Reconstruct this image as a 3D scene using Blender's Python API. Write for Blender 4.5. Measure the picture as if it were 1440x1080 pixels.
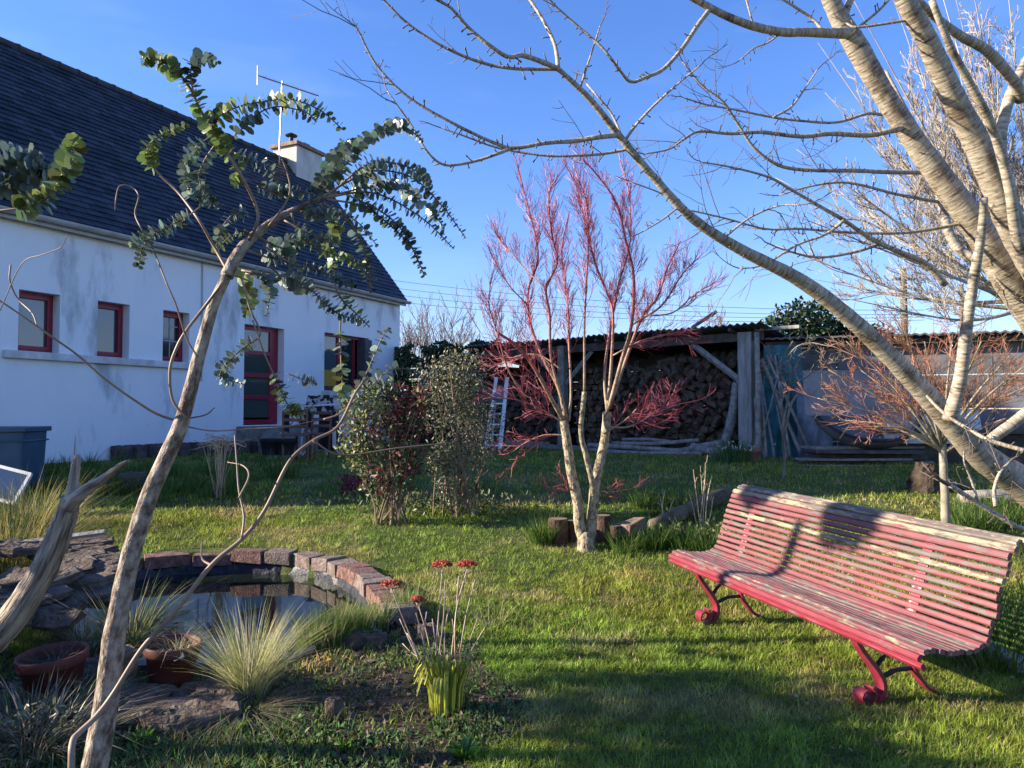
import bpy, math, random
import numpy as np
from mathutils import Vector
R = math.radians
sc = bpy.context.scene
for o in list(bpy.data.objects): bpy.data.objects.remove(o)
rng = np.random.default_rng(7); random.seed(7)

# ---------------------------------------------------------------- camera, light, exposure
EYE = 1.4; F = 1080.0; PITCH = R(2.12)
cd = bpy.data.cameras.new('camera'); cam = bpy.data.objects.new('camera', cd); sc.collection.objects.link(cam)
cd.sensor_width = 36; cd.lens = 27; cd.clip_start = .05; cd.clip_end = 2000
cam.location = (0, 0, EYE); cam.rotation_euler = (R(90) + PITCH, 0, 0); sc.camera = cam
SUN_EL = 20.0
S = np.array([-1.0, -0.05, 0]); S /= np.linalg.norm(S)
SUN = np.array([S[0]*math.cos(R(SUN_EL)), S[1]*math.cos(R(SUN_EL)), math.sin(R(SUN_EL))])
w = bpy.data.worlds.new('World'); sc.world = w; w.use_nodes = True
nt = w.node_tree; bg = nt.nodes['Background']
sky = nt.nodes.new('ShaderNodeTexSky'); sky.sky_type = 'NISHITA'; sky.sun_disc = False
sky.sun_elevation = R(SUN_EL); sky.sun_rotation = math.atan2(S[0], S[1])
sky.air_density = 1.2; sky.dust_density = 0.25; sky.ozone_density = 4.0; sky.altitude = 20
hs = nt.nodes.new('ShaderNodeHueSaturation'); hs.inputs['Saturation'].default_value = 1.13
tc = nt.nodes.new('ShaderNodeTexCoord'); mp = nt.nodes.new('ShaderNodeMapping'); mp.inputs['Scale'].default_value = (1.2, 1.0, 5.0)
cl = nt.nodes.new('ShaderNodeTexNoise'); cl.inputs['Scale'].default_value = 2.2; cl.inputs['Detail'].default_value = 5; cl.inputs['Roughness'].default_value = .5
cr = nt.nodes.new('ShaderNodeMapRange'); cr.inputs['From Min'].default_value = .55; cr.inputs['From Max'].default_value = .85; cr.inputs['To Max'].default_value = .12
mx = nt.nodes.new('ShaderNodeMix'); mx.data_type = 'RGBA'
tn_ = nt.nodes.new('ShaderNodeMix'); tn_.data_type = 'RGBA'; tn_.blend_type = 'MULTIPLY'; tn_.inputs['Factor'].default_value = 1; tn_.inputs['B'].default_value = (.96, .93, 1.27, 1)
L = nt.links.new
L(tc.outputs['Generated'], mp.inputs['Vector']); L(mp.outputs[0], cl.inputs['Vector']); L(cl.outputs[0], cr.inputs['Value'])
L(sky.outputs[0], hs.inputs['Color']); L(cr.outputs[0], mx.inputs['Factor']); L(hs.outputs[0], tn_.inputs['A']); L(tn_.outputs['Result'], mx.inputs['A'])
mx.inputs['B'].default_value = (5.5, 6.5, 8.0, 1)
L(mx.outputs['Result'], bg.inputs['Color']); bg.inputs['Strength'].default_value = 0.086
sl = bpy.data.lights.new('sun', 'SUN'); so = bpy.data.objects.new('sun', sl); sc.collection.objects.link(so)
sl.energy = 5.0; sl.angle = R(.53); sl.color = (1, .88, .70)
so.rotation_euler = Vector(-SUN).to_track_quat('-Z', 'Y').to_euler(); so.location = (-20, 0, 12)
sc.view_settings.view_transform = 'Standard'; sc.view_settings.look = 'None'
sc.view_settings.exposure = 1.46; sc.view_settings.gamma = 1

# ---------------------------------------------------------------- helpers
A = lambda *a: np.array(a, dtype=float)
def unit(v): v = np.asarray(v, float); return v/ (np.linalg.norm(v, axis=-1, keepdims=True)+1e-12)
def P(px, py, d):
    f = A(0, math.cos(PITCH), math.sin(PITCH)); u = A(0, -math.sin(PITCH), math.cos(PITCH))
    return A(0, 0, EYE) + d*(f + (px-720)/F*A(1, 0, 0) - (py-540)/F*u)
def ss(t): t = np.clip(t, 0, 1); return t*t*(3-2*t)
def G(x, y):
    return .6*ss((np.asarray(y)-5)/7.0) + .012*np.sin(x*1.3+y*.7)*np.cos(y*1.1-x*.4) + .05*ss((-np.asarray(x)-3)/3)*0
def gp(px, py):
    a, b = 1.5, 60
    for _ in range(50):
        m = (a+b)/2; q = P(px, py, m)
        if q[2] > G(q[0], q[1]): a = m
        else: b = m
    q = P(px, py, a); q[2] = G(q[0], q[1]); return q
def onp(px, py, z):      # point of a pixel's ray on the level z
    q = P(px, py, 1.0) - A(0, 0, EYE); t = (z-EYE)/q[2]; return A(0, 0, EYE) + t*q
def inpoly(x, y, poly):
    x = np.asarray(x, float); y = np.asarray(y, float); c = np.zeros(x.shape, bool); n = len(poly)
    for i in range(n):
        x1, y1 = poly[i][:2]; x2, y2 = poly[(i+1) % n][:2]
        k = ((y1 > y) != (y2 > y)) & (x < (x2-x1)*(y-y1)/((y2-y1) or 1e-9)+x1); c ^= k
    return c
def rz(a): c, s = math.cos(a), math.sin(a); return np.array([[c, -s, 0], [s, c, 0], [0, 0, 1.]])
def rx(a): c, s = math.cos(a), math.sin(a); return np.array([[1, 0, 0], [0, c, -s], [0, s, c.__float__()]])
def ry(a): c, s = math.cos(a), math.sin(a); return np.array([[c, 0, s], [0, 1, 0], [-s, 0, c]])
def noise2(x, y, s=0):   # cheap smooth value noise, 0..1
    xi = np.floor(x).astype(int); yi = np.floor(y).astype(int); xf = x-xi; yf = y-yi
    def h(a, b): v = np.sin(a*127.1+b*311.7+s*74.7)*43758.5453; return v-np.floor(v)
    u = xf*xf*(3-2*xf); v = yf*yf*(3-2*yf)
    return (h(xi, yi)*(1-u)+h(xi+1, yi)*u)*(1-v)+(h(xi, yi+1)*(1-u)+h(xi+1, yi+1)*u)*v
def fbm(x, y, s=0): return (noise2(x, y, s)*.5+noise2(x*2.1, y*2.1, s+1)*.3+noise2(x*4.3, y*4.3, s+2)*.2)

def smoothpath(pts, per=4):
    p = np.asarray(pts, float)
    if len(p) < 3 or per < 2: return p
    q = np.vstack([2*p[0]-p[1], p, 2*p[-1]-p[-2]]); out = []
    for i in range(1, len(q)-2):
        for t in np.arange(per)/per:
            a, b, c, d = q[i-1], q[i], q[i+1], q[i+2]
            out.append(.5*((2*b)+(-a+c)*t+(2*a-5*b+4*c-d)*t*t+(-a+3*b-3*c+d)*t**3))
    out.append(p[-1]); return np.array(out)

class MB:
    def __init__(s): s.v = []; s.n = 0; s.f = []; s.c = []; s.t = []; s.hc = False; s.ht = False
    def add(s, v, f, mat=0, col=None, tuv=None):
        v = np.asarray(v, float).reshape(-1, 3); s.v.append(v)
        if isinstance(f, np.ndarray): s.f.append((f+s.n, mat))
        else:
            for q in f: s.f.append((np.array([q])+s.n, mat))
        if col is None: s.c.append(np.ones((len(v), 3)))
        else: s.hc = True; s.c.append(np.broadcast_to(np.asarray(col, float), (len(v), 3)))
        if tuv is None: s.t.append(v*1.0)
        else: s.ht = True; s.t.append(np.asarray(tuv, float))
        s.n += len(v); return s
    def box(s, c, size, rot=None, mat=0, taper=1.0, jit=0, col=None):
        h = np.asarray(size, float)/2
        v = np.array([[x, y, z] for z in (-1, 1) for y in (-1, 1) for x in (-1, 1)], float)
        v[4:, :2] *= taper; v = v*h
        if jit: v = v + rng.normal(0, jit, v.shape)
        if rot is not None: v = v@np.asarray(rot).T
        return s.add(v+np.asarray(c), np.array([[0, 2, 3, 1], [4, 5, 7, 6], [0, 1, 5, 4], [2, 6, 7, 3], [0, 4, 6, 2], [1, 3, 7, 5]]), mat, col)
    def tube(s, pts, rad, n=6, mat=0, cap=True, col=None, bump=0):
        p = np.asarray(pts, float); m = len(p)
        r = np.broadcast_to(np.asarray(rad, float), (m,)) if np.ndim(rad) == 0 else np.interp(np.linspace(0, 1, m), np.linspace(0, 1, len(rad)), rad)
        t = unit(np.gradient(p, axis=0)); a = np.cross(t[0], [0, 0, 1.0])
        if np.linalg.norm(a) < .1: a = np.cross(t[0], [1.0, 0, 0])
        a = unit(a); U = np.zeros_like(p)
        for i in range(m):
            a = a-t[i]*np.dot(a, t[i]); a = a/(np.linalg.norm(a)+1e-9); U[i] = a
        W = np.cross(t, U); th = np.arange(n)*2*math.pi/n
        rr = r[:, None]*np.ones((m, n))
        if bump: rr = rr*(1+bump*rng.normal(0, 1, (m, n)))
        ring = p[:, None]+rr[..., None]*(np.cos(th)[None, :, None]*U[:, None]+np.sin(th)[None, :, None]*W[:, None])
        ln = np.concatenate([[0], np.cumsum(np.linalg.norm(np.diff(p, axis=0), axis=1))])
        tu = np.stack([np.cos(th)[None]*r[:, None], np.sin(th)[None]*r[:, None], np.broadcast_to(ln[:, None], (m, n))], -1)
        i = np.arange(m-1)[:, None]*n; j = np.arange(n)[None]
        f = np.stack([i+j, i+(j+1) % n, i+n+(j+1) % n, i+n+j], -1).reshape(-1, 4)
        k = s.n; s.add(ring.reshape(-1, 3), f, mat, col, tu.reshape(-1, 3))
        if cap and n > 3:
            s.f.append((np.array([list(range(n-1, -1, -1))])+k, mat)); s.f.append((np.array([list(range(n))])+k+(m-1)*n, mat))
        return s
    def lathe(s, prof, c, n=24, rot=None, mat=0, sq=1.0):
        p = np.asarray(prof, float); th = np.arange(n)*2*math.pi/n
        v = np.stack([p[:, 0:1]*np.cos(th), p[:, 0:1]*np.sin(th)*sq, np.broadcast_to(p[:, 1:2], (len(p), n))], -1).reshape(-1, 3)
        if rot is not None: v = v@np.asarray(rot).T
        i = np.arange(len(p)-1)[:, None]*n; j = np.arange(n)[None]
        return s.add(v+np.asarray(c), np.stack([i+j, i+(j+1) % n, i+n+(j+1) % n, i+n+j], -1).reshape(-1, 4), mat)
    def prism(s, poly, axis_o, U, V, W, depth, mat=0):   # poly in (u,v), extruded along W
        n = len(poly); a = np.array([axis_o+p[0]*np.asarray(U)+p[1]*np.asarray(V) for p in poly]); b = a+np.asarray(W)*depth
        fs = [list(range(n-1, -1, -1)), list(range(n, 2*n))]+[[i, (i+1) % n, n+(i+1) % n, n+i] for i in range(n)]
        return s.add(np.vstack([a, b]), fs, mat)
    def build(s, name, mats, parent=None, smooth=False, bevel=0, kind=None):
        V = np.vstack(s.v).astype(np.float32); me = bpy.data.meshes.new(name)
        idx = []; tot = []; mi = []
        for f, m in s.f: idx.append(f.reshape(-1)); tot.append(np.full(len(f), f.shape[1])); mi.append(np.full(len(f), m))
        idx = np.concatenate(idx).astype(np.int32); tot = np.concatenate(tot).astype(np.int32); mi = np.concatenate(mi).astype(np.int32)
        if parent is not None: V = V-np.array(parent_loc(parent), dtype=np.float32)
        me.vertices.add(len(V)); me.vertices.foreach_set('co', V.reshape(-1))
        me.loops.add(len(idx)); me.loops.foreach_set('vertex_index', idx)
        me.polygons.add(len(tot)); me.polygons.foreach_set('loop_start', np.concatenate([[0], np.cumsum(tot)[:-1]]).astype(np.int32)); me.polygons.foreach_set('loop_total', tot)
        me.polygons.foreach_set('material_index', mi)
        me.polygons.foreach_set('use_smooth', np.full(len(tot), bool(smooth)))
        if s.hc:
            at = me.color_attributes.new('Col', 'FLOAT_COLOR', 'POINT'); c = np.vstack(s.c); at.data.foreach_set('color', np.hstack([c, np.ones((len(c), 1))]).astype(np.float32).reshape(-1))
        if s.ht:
            at = me.attributes.new('tuv', 'FLOAT_VECTOR', 'POINT'); at.data.foreach_set('vector', np.vstack(s.t).astype(np.float32).reshape(-1))
        me.update(calc_edges=True); me.validate()
        for m in (mats if isinstance(mats, (list, tuple)) else [mats]): me.materials.append(m)
        o = bpy.data.objects.new(name, me); sc.collection.objects.link(o)
        if parent is not None: o.parent = parent
        if bevel:
            b = o.modifiers.new('bevel', 'BEVEL'); b.width = bevel; b.segments = 2; b.limit_method = 'ANGLE'
        if kind: o['kind'] = kind
        return o
def parent_loc(o):
    p = np.array(o.location, dtype=float)
    while o.parent: o = o.parent; p = p+np.array(o.location)
    return p
def tag(o, label, cat, group=None):
    o['label'] = label; o['category'] = cat
    if group: o['group'] = group
    return o
def thing(name, loc, label, cat, group=None):
    o = bpy.data.objects.new(name, None); o.location = [float(v) for v in loc]; o.empty_display_size = .1; sc.collection.objects.link(o)
    return tag(o, label, cat, group)
def copy_tree(o, parent=None):
    c = o.copy(); sc.collection.objects.link(c)
    if parent: c.parent = parent
    for ch in list(o.children): copy_tree(ch, c)
    return c

def blades(mb, base, d, h, wd, bend=.5, seg=2, col=None, mat=0):
    """n grass blades: base (n,3), lean direction d (n,3 horizontal-ish), height h, width wd"""
    n = len(base); base = np.asarray(base); h = np.broadcast_to(h, (n,)); wd = np.broadcast_to(wd, (n,)); bend = np.broadcast_to(bend, (n,))
    d = unit(np.asarray(d)*[1, 1, 0]+1e-6); side = unit(np.cross(d, [0, 0, 1.0])+rng.normal(0, .5, (n, 3))*[1, 1, .2]); vs = []
    for k in range(seg):
        t = k/seg; c = base+np.stack([d[:, 0]*bend*h*t**1.6, d[:, 1]*bend*h*t**1.6, h*(t-.35*np.maximum(bend-.4, 0)*t*t)], -1)
        ww = wd*(1-.45*t)/2; vs += [c-side*ww[:, None], c+side*ww[:, None]]
    t = 1; vs.append(base+np.stack([d[:, 0]*bend*h, d[:, 1]*bend*h, h*(1-.35*np.maximum(bend-.4, 0)-.25*np.maximum(bend-1, 0))], -1))
    K = 2*seg+1; V = np.stack(vs, 1).reshape(-1, 3); o = np.arange(n)[:, None]*K
    c = None if col is None else np.repeat(col, K, axis=0)
    k0 = mb.n
    mb.add(V, (o+np.array([[2*seg-2, 2*seg-1, 2*seg]])), mat, c)
    for k in range(seg-1): mb.f.append((o+np.array([[2*k, 2*k+1, 2*k+3, 2*k+2]])+k0, mat))
LEAF = (np.array([[0, 0, 0], [.35, .5, .12], [.75, .38, .1], [1, 0, 0], [.75, -.38, .1], [.35, -.5, .12], [.5, 0, 0]]), [[0, 1, 2, 6], [6, 2, 3, 4], [0, 6, 4, 5]])
DIAM = (np.array([[0, 0, 0], [.45, .5, .1], [1, 0, 0], [.45, -.5, .1]]), [[0, 1, 2, 3]])
DISC = (np.array([[0, 0, 0], [.12, .35, .05], [.5, .52, .09], [.85, .35, .06], [1, 0, 0], [.85, -.35, .06], [.5, -.52, .09], [.12, -.35, .05]]), [[0, 1, 2, 3, 4, 5, 6, 7]])
def leaves(mb, pos, d, nrm, L_, W_, tpl=LEAF, col=None, mat=0):
    n = len(pos); d = unit(d); s = unit(np.cross(nrm, d)); nn = np.cross(d, s)
    L_ = np.broadcast_to(L_, (n,)); W_ = np.broadcast_to(W_, (n,)); T, fs = tpl
    V = pos[:, None]+T[None, :, 0:1]*L_[:, None, None]*d[:, None]+T[None, :, 1:2]*W_[:, None, None]*s[:, None]+T[None, :, 2:3]*W_[:, None, None]*nn[:, None]
    K = len(T); o = np.arange(n)[:, None]*K; k0 = mb.n
    mb.add(V.reshape(-1, 3), o+np.array([fs[0]]), mat, None if col is None else np.repeat(col, K, axis=0))
    for f in fs[1:]: mb.f.append((o+np.array([f])+k0, mat))
def rdir(n, up=0): v = rng.normal(0, 1, (n, 3)); v[:, 2] += up; return unit(v)
def vcol(base, n, var=.25, hue=.12):
    b = np.asarray(base, float); return np.clip(b*(1+rng.normal(0, var, (n, 1)))*(1+rng.normal(0, hue, (n, 3))), .004, 1)
def perp(d):
    v = rng.normal(0, 1, 3); v -= d*np.dot(v, d); return v/np.linalg.norm(v)
def grow(mb, p, d, Ln, r, lev, o, mat=0):
    """one twig and its side twigs"""
    k = 5 if lev > 0 else 4
    pts = [p]; dd = unit(d)
    for i in range(k):
        dd = unit(dd+rng.normal(0, o.get('wob', .12), 3)+A(0, 0, o.get('up', .05))); pts.append(pts[-1]+dd*Ln/k)
    pts = np.array(pts)
    mb.tube(pts, [r, max(r*.45, o.get('rmin', .0012))], n=3 if r < .006 else 5, mat=mat, cap=False)
    if lev <= 0: return
    n = max(1, int(o.get('n', 5)*(.7+.6*rng.random())))
    for i in range(n):
        t = o.get('t0', .2)+(1-o.get('t0', .2))*(i+rng.random()*.8)/n; t = min(t, .99); j = int(t*k); q = pts[j]+(pts[j+1]-pts[j])*(t*k-j)
        ax = unit(pts[j+1]-pts[j]); ang = R(o.get('ang', 42)+rng.normal(0, 9)); nd = ax*math.cos(ang)+perp(ax)*math.sin(ang)
        grow(mb, q, nd, Ln*o.get('ls', .55)*(1.15-.6*t)*(.7+.6*rng.random()), max(r*.55, o.get('rmin', .0012)), lev-1, o, mat)
def along(path, t):
    x = t*(len(path)-1); i = min(int(x), len(path)-2); return path[i]+(path[i+1]-path[i])*(x-i), unit(path[i+1]-path[i])

# ---------------------------------------------------------------- materials
MAT = {}
def M(name, c1, c2=None, c3=None, sc_=6, rough=.8, bump=0, bs=None, island=0, spec=.3, coord='Object', st=(1, 1, 1), det=6, lo=.35, hi=.65, attr=None, metal=0, sub=0, hue=0, trans=0):
    m = bpy.data.materials.new(name); m.use_nodes = True; t = m.node_tree; b = t.nodes['Principled BSDF']; N = t.nodes.new; Lk = t.links.new
    b.inputs['Roughness'].default_value = rough; b.inputs['Specular IOR Level'].default_value = spec; b.inputs['Metallic'].default_value = metal
    if coord == 'tuv': c = N('ShaderNodeAttribute'); c.attribute_name = 'tuv'; vec = c.outputs['Vector']
    else: c = N('ShaderNodeTexCoord'); vec = c.outputs[coord]
    mp = N('ShaderNodeMapping'); mp.inputs['Scale'].default_value = st; Lk(vec, mp.inputs['Vector'])
    n1 = N('ShaderNodeTexNoise'); n1.inputs['Scale'].default_value = sc_; n1.inputs['Detail'].default_value = det; n1.inputs['Roughness'].default_value = .62; Lk(mp.outputs[0], n1.inputs['Vector'])
    rp = N('ShaderNodeValToRGB'); e = rp.color_ramp.elements; e[0].position = lo; e[1].position = hi
    e[0].color = (*c1, 1); e[1].color = (*(c2 or c1), 1)
    if c3: k = e.new(min(hi+.12, .95)); k.color = (*c3, 1)
    Lk(n1.outputs['Fac'], rp.inputs['Fac']); col = rp.outputs['Color']
    if attr:
        a = N('ShaderNodeAttribute'); a.attribute_name = attr; mx = N('ShaderNodeMix'); mx.data_type = 'RGBA'; mx.blend_type = 'MULTIPLY'; mx.inputs['Factor'].default_value = 1
        Lk(col, mx.inputs['A']); Lk(a.outputs['Color'], mx.inputs['B']); col = mx.outputs['Result']
    if island:
        g = N('ShaderNodeNewGeometry'); r_ = N('ShaderNodeMapRange'); r_.inputs['To Min'].default_value = 1-island; r_.inputs['To Max'].default_value = 1+island
        Lk(g.outputs['Random Per Island'], r_.inputs['Value']); h = N('ShaderNodeHueSaturation'); Lk(r_.outputs[0], h.inputs['Value']); Lk(col, h.inputs['Color'])
        if hue:
            r2 = N('ShaderNodeMapRange'); r2.inputs['To Min'].default_value = .5-hue; r2.inputs['To Max'].default_value = .5+hue
            mth = N('ShaderNodeMath'); mth.operation = 'MULTIPLY'; mth.inputs[1].default_value = 7.31; fr = N('ShaderNodeMath'); fr.operation = 'FRACT'
            Lk(g.outputs['Random Per Island'], mth.inputs[0]); Lk(mth.outputs[0], fr.inputs[0]); Lk(fr.outputs[0], r2.inputs['Value']); Lk(r2.outputs[0], h.inputs['Hue'])
        col = h.outputs['Color']
    Lk(col, b.inputs['Base Color'])
    if bump:
        n2 = N('ShaderNodeTexNoise'); n2.inputs['Scale'].default_value = bs or sc_*4; n2.inputs['Detail'].default_value = 5; Lk(mp.outputs[0], n2.inputs['Vector'])
        bp = N('ShaderNodeBump'); bp.inputs['Strength'].default_value = bump; bp.inputs['Distance'].default_value = .02; Lk(n2.outputs['Fac'], bp.inputs['Height']); Lk(bp.outputs[0], b.inputs['Normal'])
    if trans:
        tr = N('ShaderNodeBsdfTranslucent'); Lk(col, tr.inputs['Color']); ms = N('ShaderNodeMixShader'); ms.inputs[0].default_value = trans
        Lk(b.outputs[0], ms.inputs[1]); Lk(tr.outputs[0], ms.inputs[2]); Lk(ms.outputs[0], t.nodes['Material Output'].inputs['Surface'])
    MAT[name] = m; return m
m_blade = M('grass blade', (1, 1, 1), attr='Col', rough=.55, spec=.25, trans=.4)
m_leafc = M('leaf coloured', (1, 1, 1), attr='Col', rough=.45, spec=.4, trans=.25)
m_straw = M('dry stem', (.34, .26, .18), (.48, .38, .27), sc_=20, rough=.8, island=.3)
m_wood_grey = M('weathered grey wood', (.16, .14, .12), (.34, .31, .27), sc_=9, rough=.85, bump=.4, island=.25, st=(1, 1, 1))
m_dark = M('deep dark', (.012, .012, .013), rough=.9)
# ---------------------------------------------------------------- ground, pond hollow, flower bed
PONDZ = 0.10
rim_px = [(152, 800), (185, 790), (240, 783), (300, 781), (360, 781), (420, 783), (465, 792), (500, 808), (528, 832), (545, 858)]
far_rim = [onp(x, y, PONDZ) for x, y in rim_px]
near_px = [(520, 880), (465, 895), (415, 915), (350, 930), (290, 925), (215, 930), (150, 930), (110, 905), (95, 860), (115, 820)]
near_rim = [onp(x, y, .05) for x, y in near_px]
pond_poly = np.array([p[:2] for p in far_rim+near_rim])
pc = pond_poly.mean(0)
bed_poly = np.array([gp(x, y)[:2] for x, y in [(0, 900), (100, 960), (150, 935), (290, 935), (420, 925), (475, 900), (560, 872), (640, 885), (700, 950), (720, 1010), (740, 1079)]]+[[.1, 2.2], [.2, .5], [-4, .5], [-4.5, 4.0]])
sh = np.concatenate
xs = np.unique(np.round(sh([np.linspace(-160, -14, 20), np.arange(-14, -5, .5), np.arange(-5, 4.5, .07), np.arange(4.5, 14, .4), np.linspace(14, 160, 20)]), 4))
ys = np.unique(np.round(sh([np.linspace(-60, 0, 8), np.arange(0, 9, .07), np.arange(9, 24, .25), np.linspace(24, 400, 30)]), 4))
X, Y = np.meshgrid(xs, ys); Z = G(X, Y).copy()
inp = inpoly(X, Y, pond_poly)
def inbed(x, y): return inpoly(x+.34*(fbm(x*2.6, y*2.6, 91)-.5)*2, y+.3*(fbm(x*2.9, y*2.9, 93)-.5)*2, bed_poly)
bed = inbed(X, Y) & ~inp
Z += .02*(fbm(X*1.7, Y*1.7, 3)-.5)+np.where(bed, .05*(fbm(X*5, Y*5, 9)-.4)+.02*(fbm(X*17, Y*17, 4)-.5), 0)
Z[inp] = -.35
c = np.zeros(X.shape+(3,)); g = fbm(X*.8, Y*.8, 5); dry = ss((fbm(X*1.9, Y*1.9, 11)-.52)*6)
c[:] = [.06, .085, .02]; c += dry[..., None]*np.array([.07, .045, .02]); c[bed] = [.05, .036, .027]; c[bed] *= (.6+.9*fbm(X*9, Y*9, 2)[bed])[:, None]
far = Y > 24; c[far] = [.06, .08, .03]
b = MB(); i = (np.arange(len(ys)-1)[:, None]*len(xs)+np.arange(len(xs)-1)[None])
b.add(np.stack([X, Y, Z], -1).reshape(-1, 3), np.stack([i, i+1, i+1+len(xs), i+len(xs)], -1).reshape(-1, 4), 0, c.reshape(-1, 3))
m_ground = M('soil and turf', (.6, .6, .6), (1.3, 1.3, 1.2), sc_=30, rough=.95, bump=.6, bs=60, attr='Col')
b.build('ground', m_ground, smooth=True, kind='structure')
# water
m = bpy.data.materials.new('pond water'); m.use_nodes = True; pb = m.node_tree.nodes['Principled BSDF']
pb.inputs['Base Color'].default_value = (.012, .018, .012, 1); pb.inputs['Roughness'].default_value = .03; pb.inputs['IOR'].default_value = 1.5; pb.inputs['Specular IOR Level'].default_value = .9
tn = m.node_tree.nodes.new('ShaderNodeTexNoise'); tn.inputs['Scale'].default_value = 9; bp = m.node_tree.nodes.new('ShaderNodeBump'); bp.inputs['Strength'].default_value = .05; bp.inputs['Distance'].default_value = .02
m.node_tree.links.new(tn.outputs[0], bp.inputs['Height']); m.node_tree.links.new(bp.outputs[0], pb.inputs['Normal'])
WZ = -.06
b = MB(); pp = pc+(pond_poly-pc)*1.03; b.add([[x, y, WZ] for x, y in pp], [list(range(len(pp)))[::-1]]); wo = b.build('pond_water', m, kind='structure')
# liner: wrinkled black skirt
m_liner = M('black pond liner', (.012, .013, .02), (.03, .032, .05), sc_=8, rough=.5, spec=.3, bump=.7, bs=14)
loop = smoothpath(np.vstack([pond_poly, pond_poly[:1]]), 10)[:-1]; n = len(loop); rows = []
for k, (s_, z_) in enumerate([(1.06, .045), (1.0, .05), (.985, .0), (.975, -.06), (.96, -.2), (.95, -.33)]):
    q = pc+(loop-pc)*s_; jt = rng.normal(0, .012, (n, 2))*(1 if 0 < k < 5 else .3)
    rows.append(np.column_stack([q+jt, np.full(n, z_)+rng.normal(0, .012, n)]))
v = np.vstack(rows); i = np.arange(5)[:, None]*n; j = np.arange(n)[None]
b = MB(); b.add(v, np.stack([i+j, i+n+j, i+n+(j+1) % n, i+(j+1) % n], -1).reshape(-1, 4))
tag(b.build('pond_liner', m_liner, smooth=True), 'black plastic sheet lining the garden pond, wrinkled along its edge', 'pond liner')
# rim blocks
m_brick = M('pressed concrete block', (.11, .055, .045), (.27, .15, .125), sc_=16, rough=.9, bump=1, bs=70)
m_brick2 = M('greyer concrete block', (.12, .09, .075), (.27, .21, .18), sc_=16, rough=.9, bump=1, bs=70)
path = smoothpath(np.array([p[:2] for p in far_rim]), 14); seg = np.linalg.norm(np.diff(path, axis=0), axis=1); cum = sh([[0], np.cumsum(seg)])
ordn = 'first second third fourth fifth sixth seventh eighth ninth tenth eleventh twelfth thirteenth fourteenth fifteenth sixteenth seventeenth eighteenth nineteenth twentieth'.split()
s_ = .0; k = 0
while s_ < cum[-1]-.1 and k < 20:
    wdt = [.42, .40, .36, .30, .27, .26, .25, .24, .22, .21, .2, .2, .2, .2, .2, .2, .2, .2, .2, .2][k]; mid = s_+wdt/2
    q = A(np.interp(mid, cum, path[:, 0]), np.interp(mid, cum, path[:, 1])); q2 = A(np.interp(mid+.05, cum, path[:, 0]), np.interp(mid+.05, cum, path[:, 1]))
    t = unit(q2-q); nrm = A(-t[1], t[0]); nrm = nrm if np.dot(nrm, q-pc) > 0 else -nrm
    rot = rz(math.atan2(t[1], t[0])+rng.normal(0, .05))@rx(rng.normal(0, .04))@ry(rng.normal(0, .03))
    q3 = q+nrm*.07; bb = MB(); bb.box((0, 0, 0), (wdt-.012, .23+rng.normal(0, .01), .11), rot, taper=.93, jit=.004)
    for a_ in bb.v: a_ += A(q3[0], q3[1], PONDZ-.03+rng.normal(0, .006))
    o = bb.build('rim_block', m_brick if k in (0, 1, 2, 3, 8, 9, 12, 13, 14) else m_brick2, bevel=.008)
    tag(o, f'{ordn[k]} block of the pond rim, counted from the grey driftwood end', 'block', 'concrete blocks edging the pond'); s_ += wdt; k += 1

# ---------------------------------------------------------------- house
VA = math.atan2(1241-720, F); WD = A(math.sin(VA), math.cos(VA), 0); WN = A(math.cos(VA), -math.sin(VA), 0)
W0 = P(345, 598, 15.7); FLOORZ = W0[2]
def wh(px, py):
    d = P(px, py, 1.0)-A(0, 0, EYE); t = np.dot(W0-A(0, 0, EYE), WN)/np.dot(d, WN); q = A(0, 0, EYE)+t*d
    return np.dot(q-W0, WD), q[2]
def H(t, n, z): return W0*[1, 1, 0]+WD*t+WN*n+A(0, 0, z)
HR = np.column_stack([WD, WN, [0, 0, 1]])      # local (along, out, up) -> world
T1 = wh(562, 500)[0]; T0 = -8.1; EAVE = wh(565, 416)[1]+.0; BASE = .2
def bx(mb, t0, t1, n0, n1, z0, z1, mat=0, **k): mb.box(H((t0+t1)/2, (n0+n1)/2, (z0+z1)/2), (t1-t0, n1-n0, z1-z0), HR, mat, **k)
m_wall = M('white render stained', (.30, .32, .33), (.72, .76, .79), (.76, .79, .81), sc_=1.1, rough=.9, bump=.4, bs=90, st=(1, 1, .38), lo=.29, hi=.43, det=9)
m_red = M('dark red paint', (.20, .012, .03), (.26, .018, .04), sc_=10, rough=.4, spec=.4)
m_slate = M('slate', (.018, .022, .034), (.035, .042, .06), sc_=20, rough=.55, spec=.4)
m_zinc = M('pale gutter metal', (.30, .31, .32), (.42, .43, .44), sc_=4, rough=.5)
m_sill = M('painted sill', (.45, .46, .46), (.62, .64, .65), sc_=5, rough=.85, bump=.2)
def glass(name, c, c2=None): return M(name, c, c, sc_=1.6, rough=.06, spec=.9, lo=.4, hi=.6)
m_glass = glass('dark window glass', (.02, .026, .03), (.03, .036, .04)); m_frost = glass('curtained window glass', (.07, .09, .10), (.24, .29, .31)); m_blueg = glass('blue grey window glass', (.03, .045, .07), (.03, .045, .07))
house = thing('white_house', H(0, 0, BASE), 'long low white rendered house with a steep slate roof and dark red window frames', 'house')
wins = []
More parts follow.
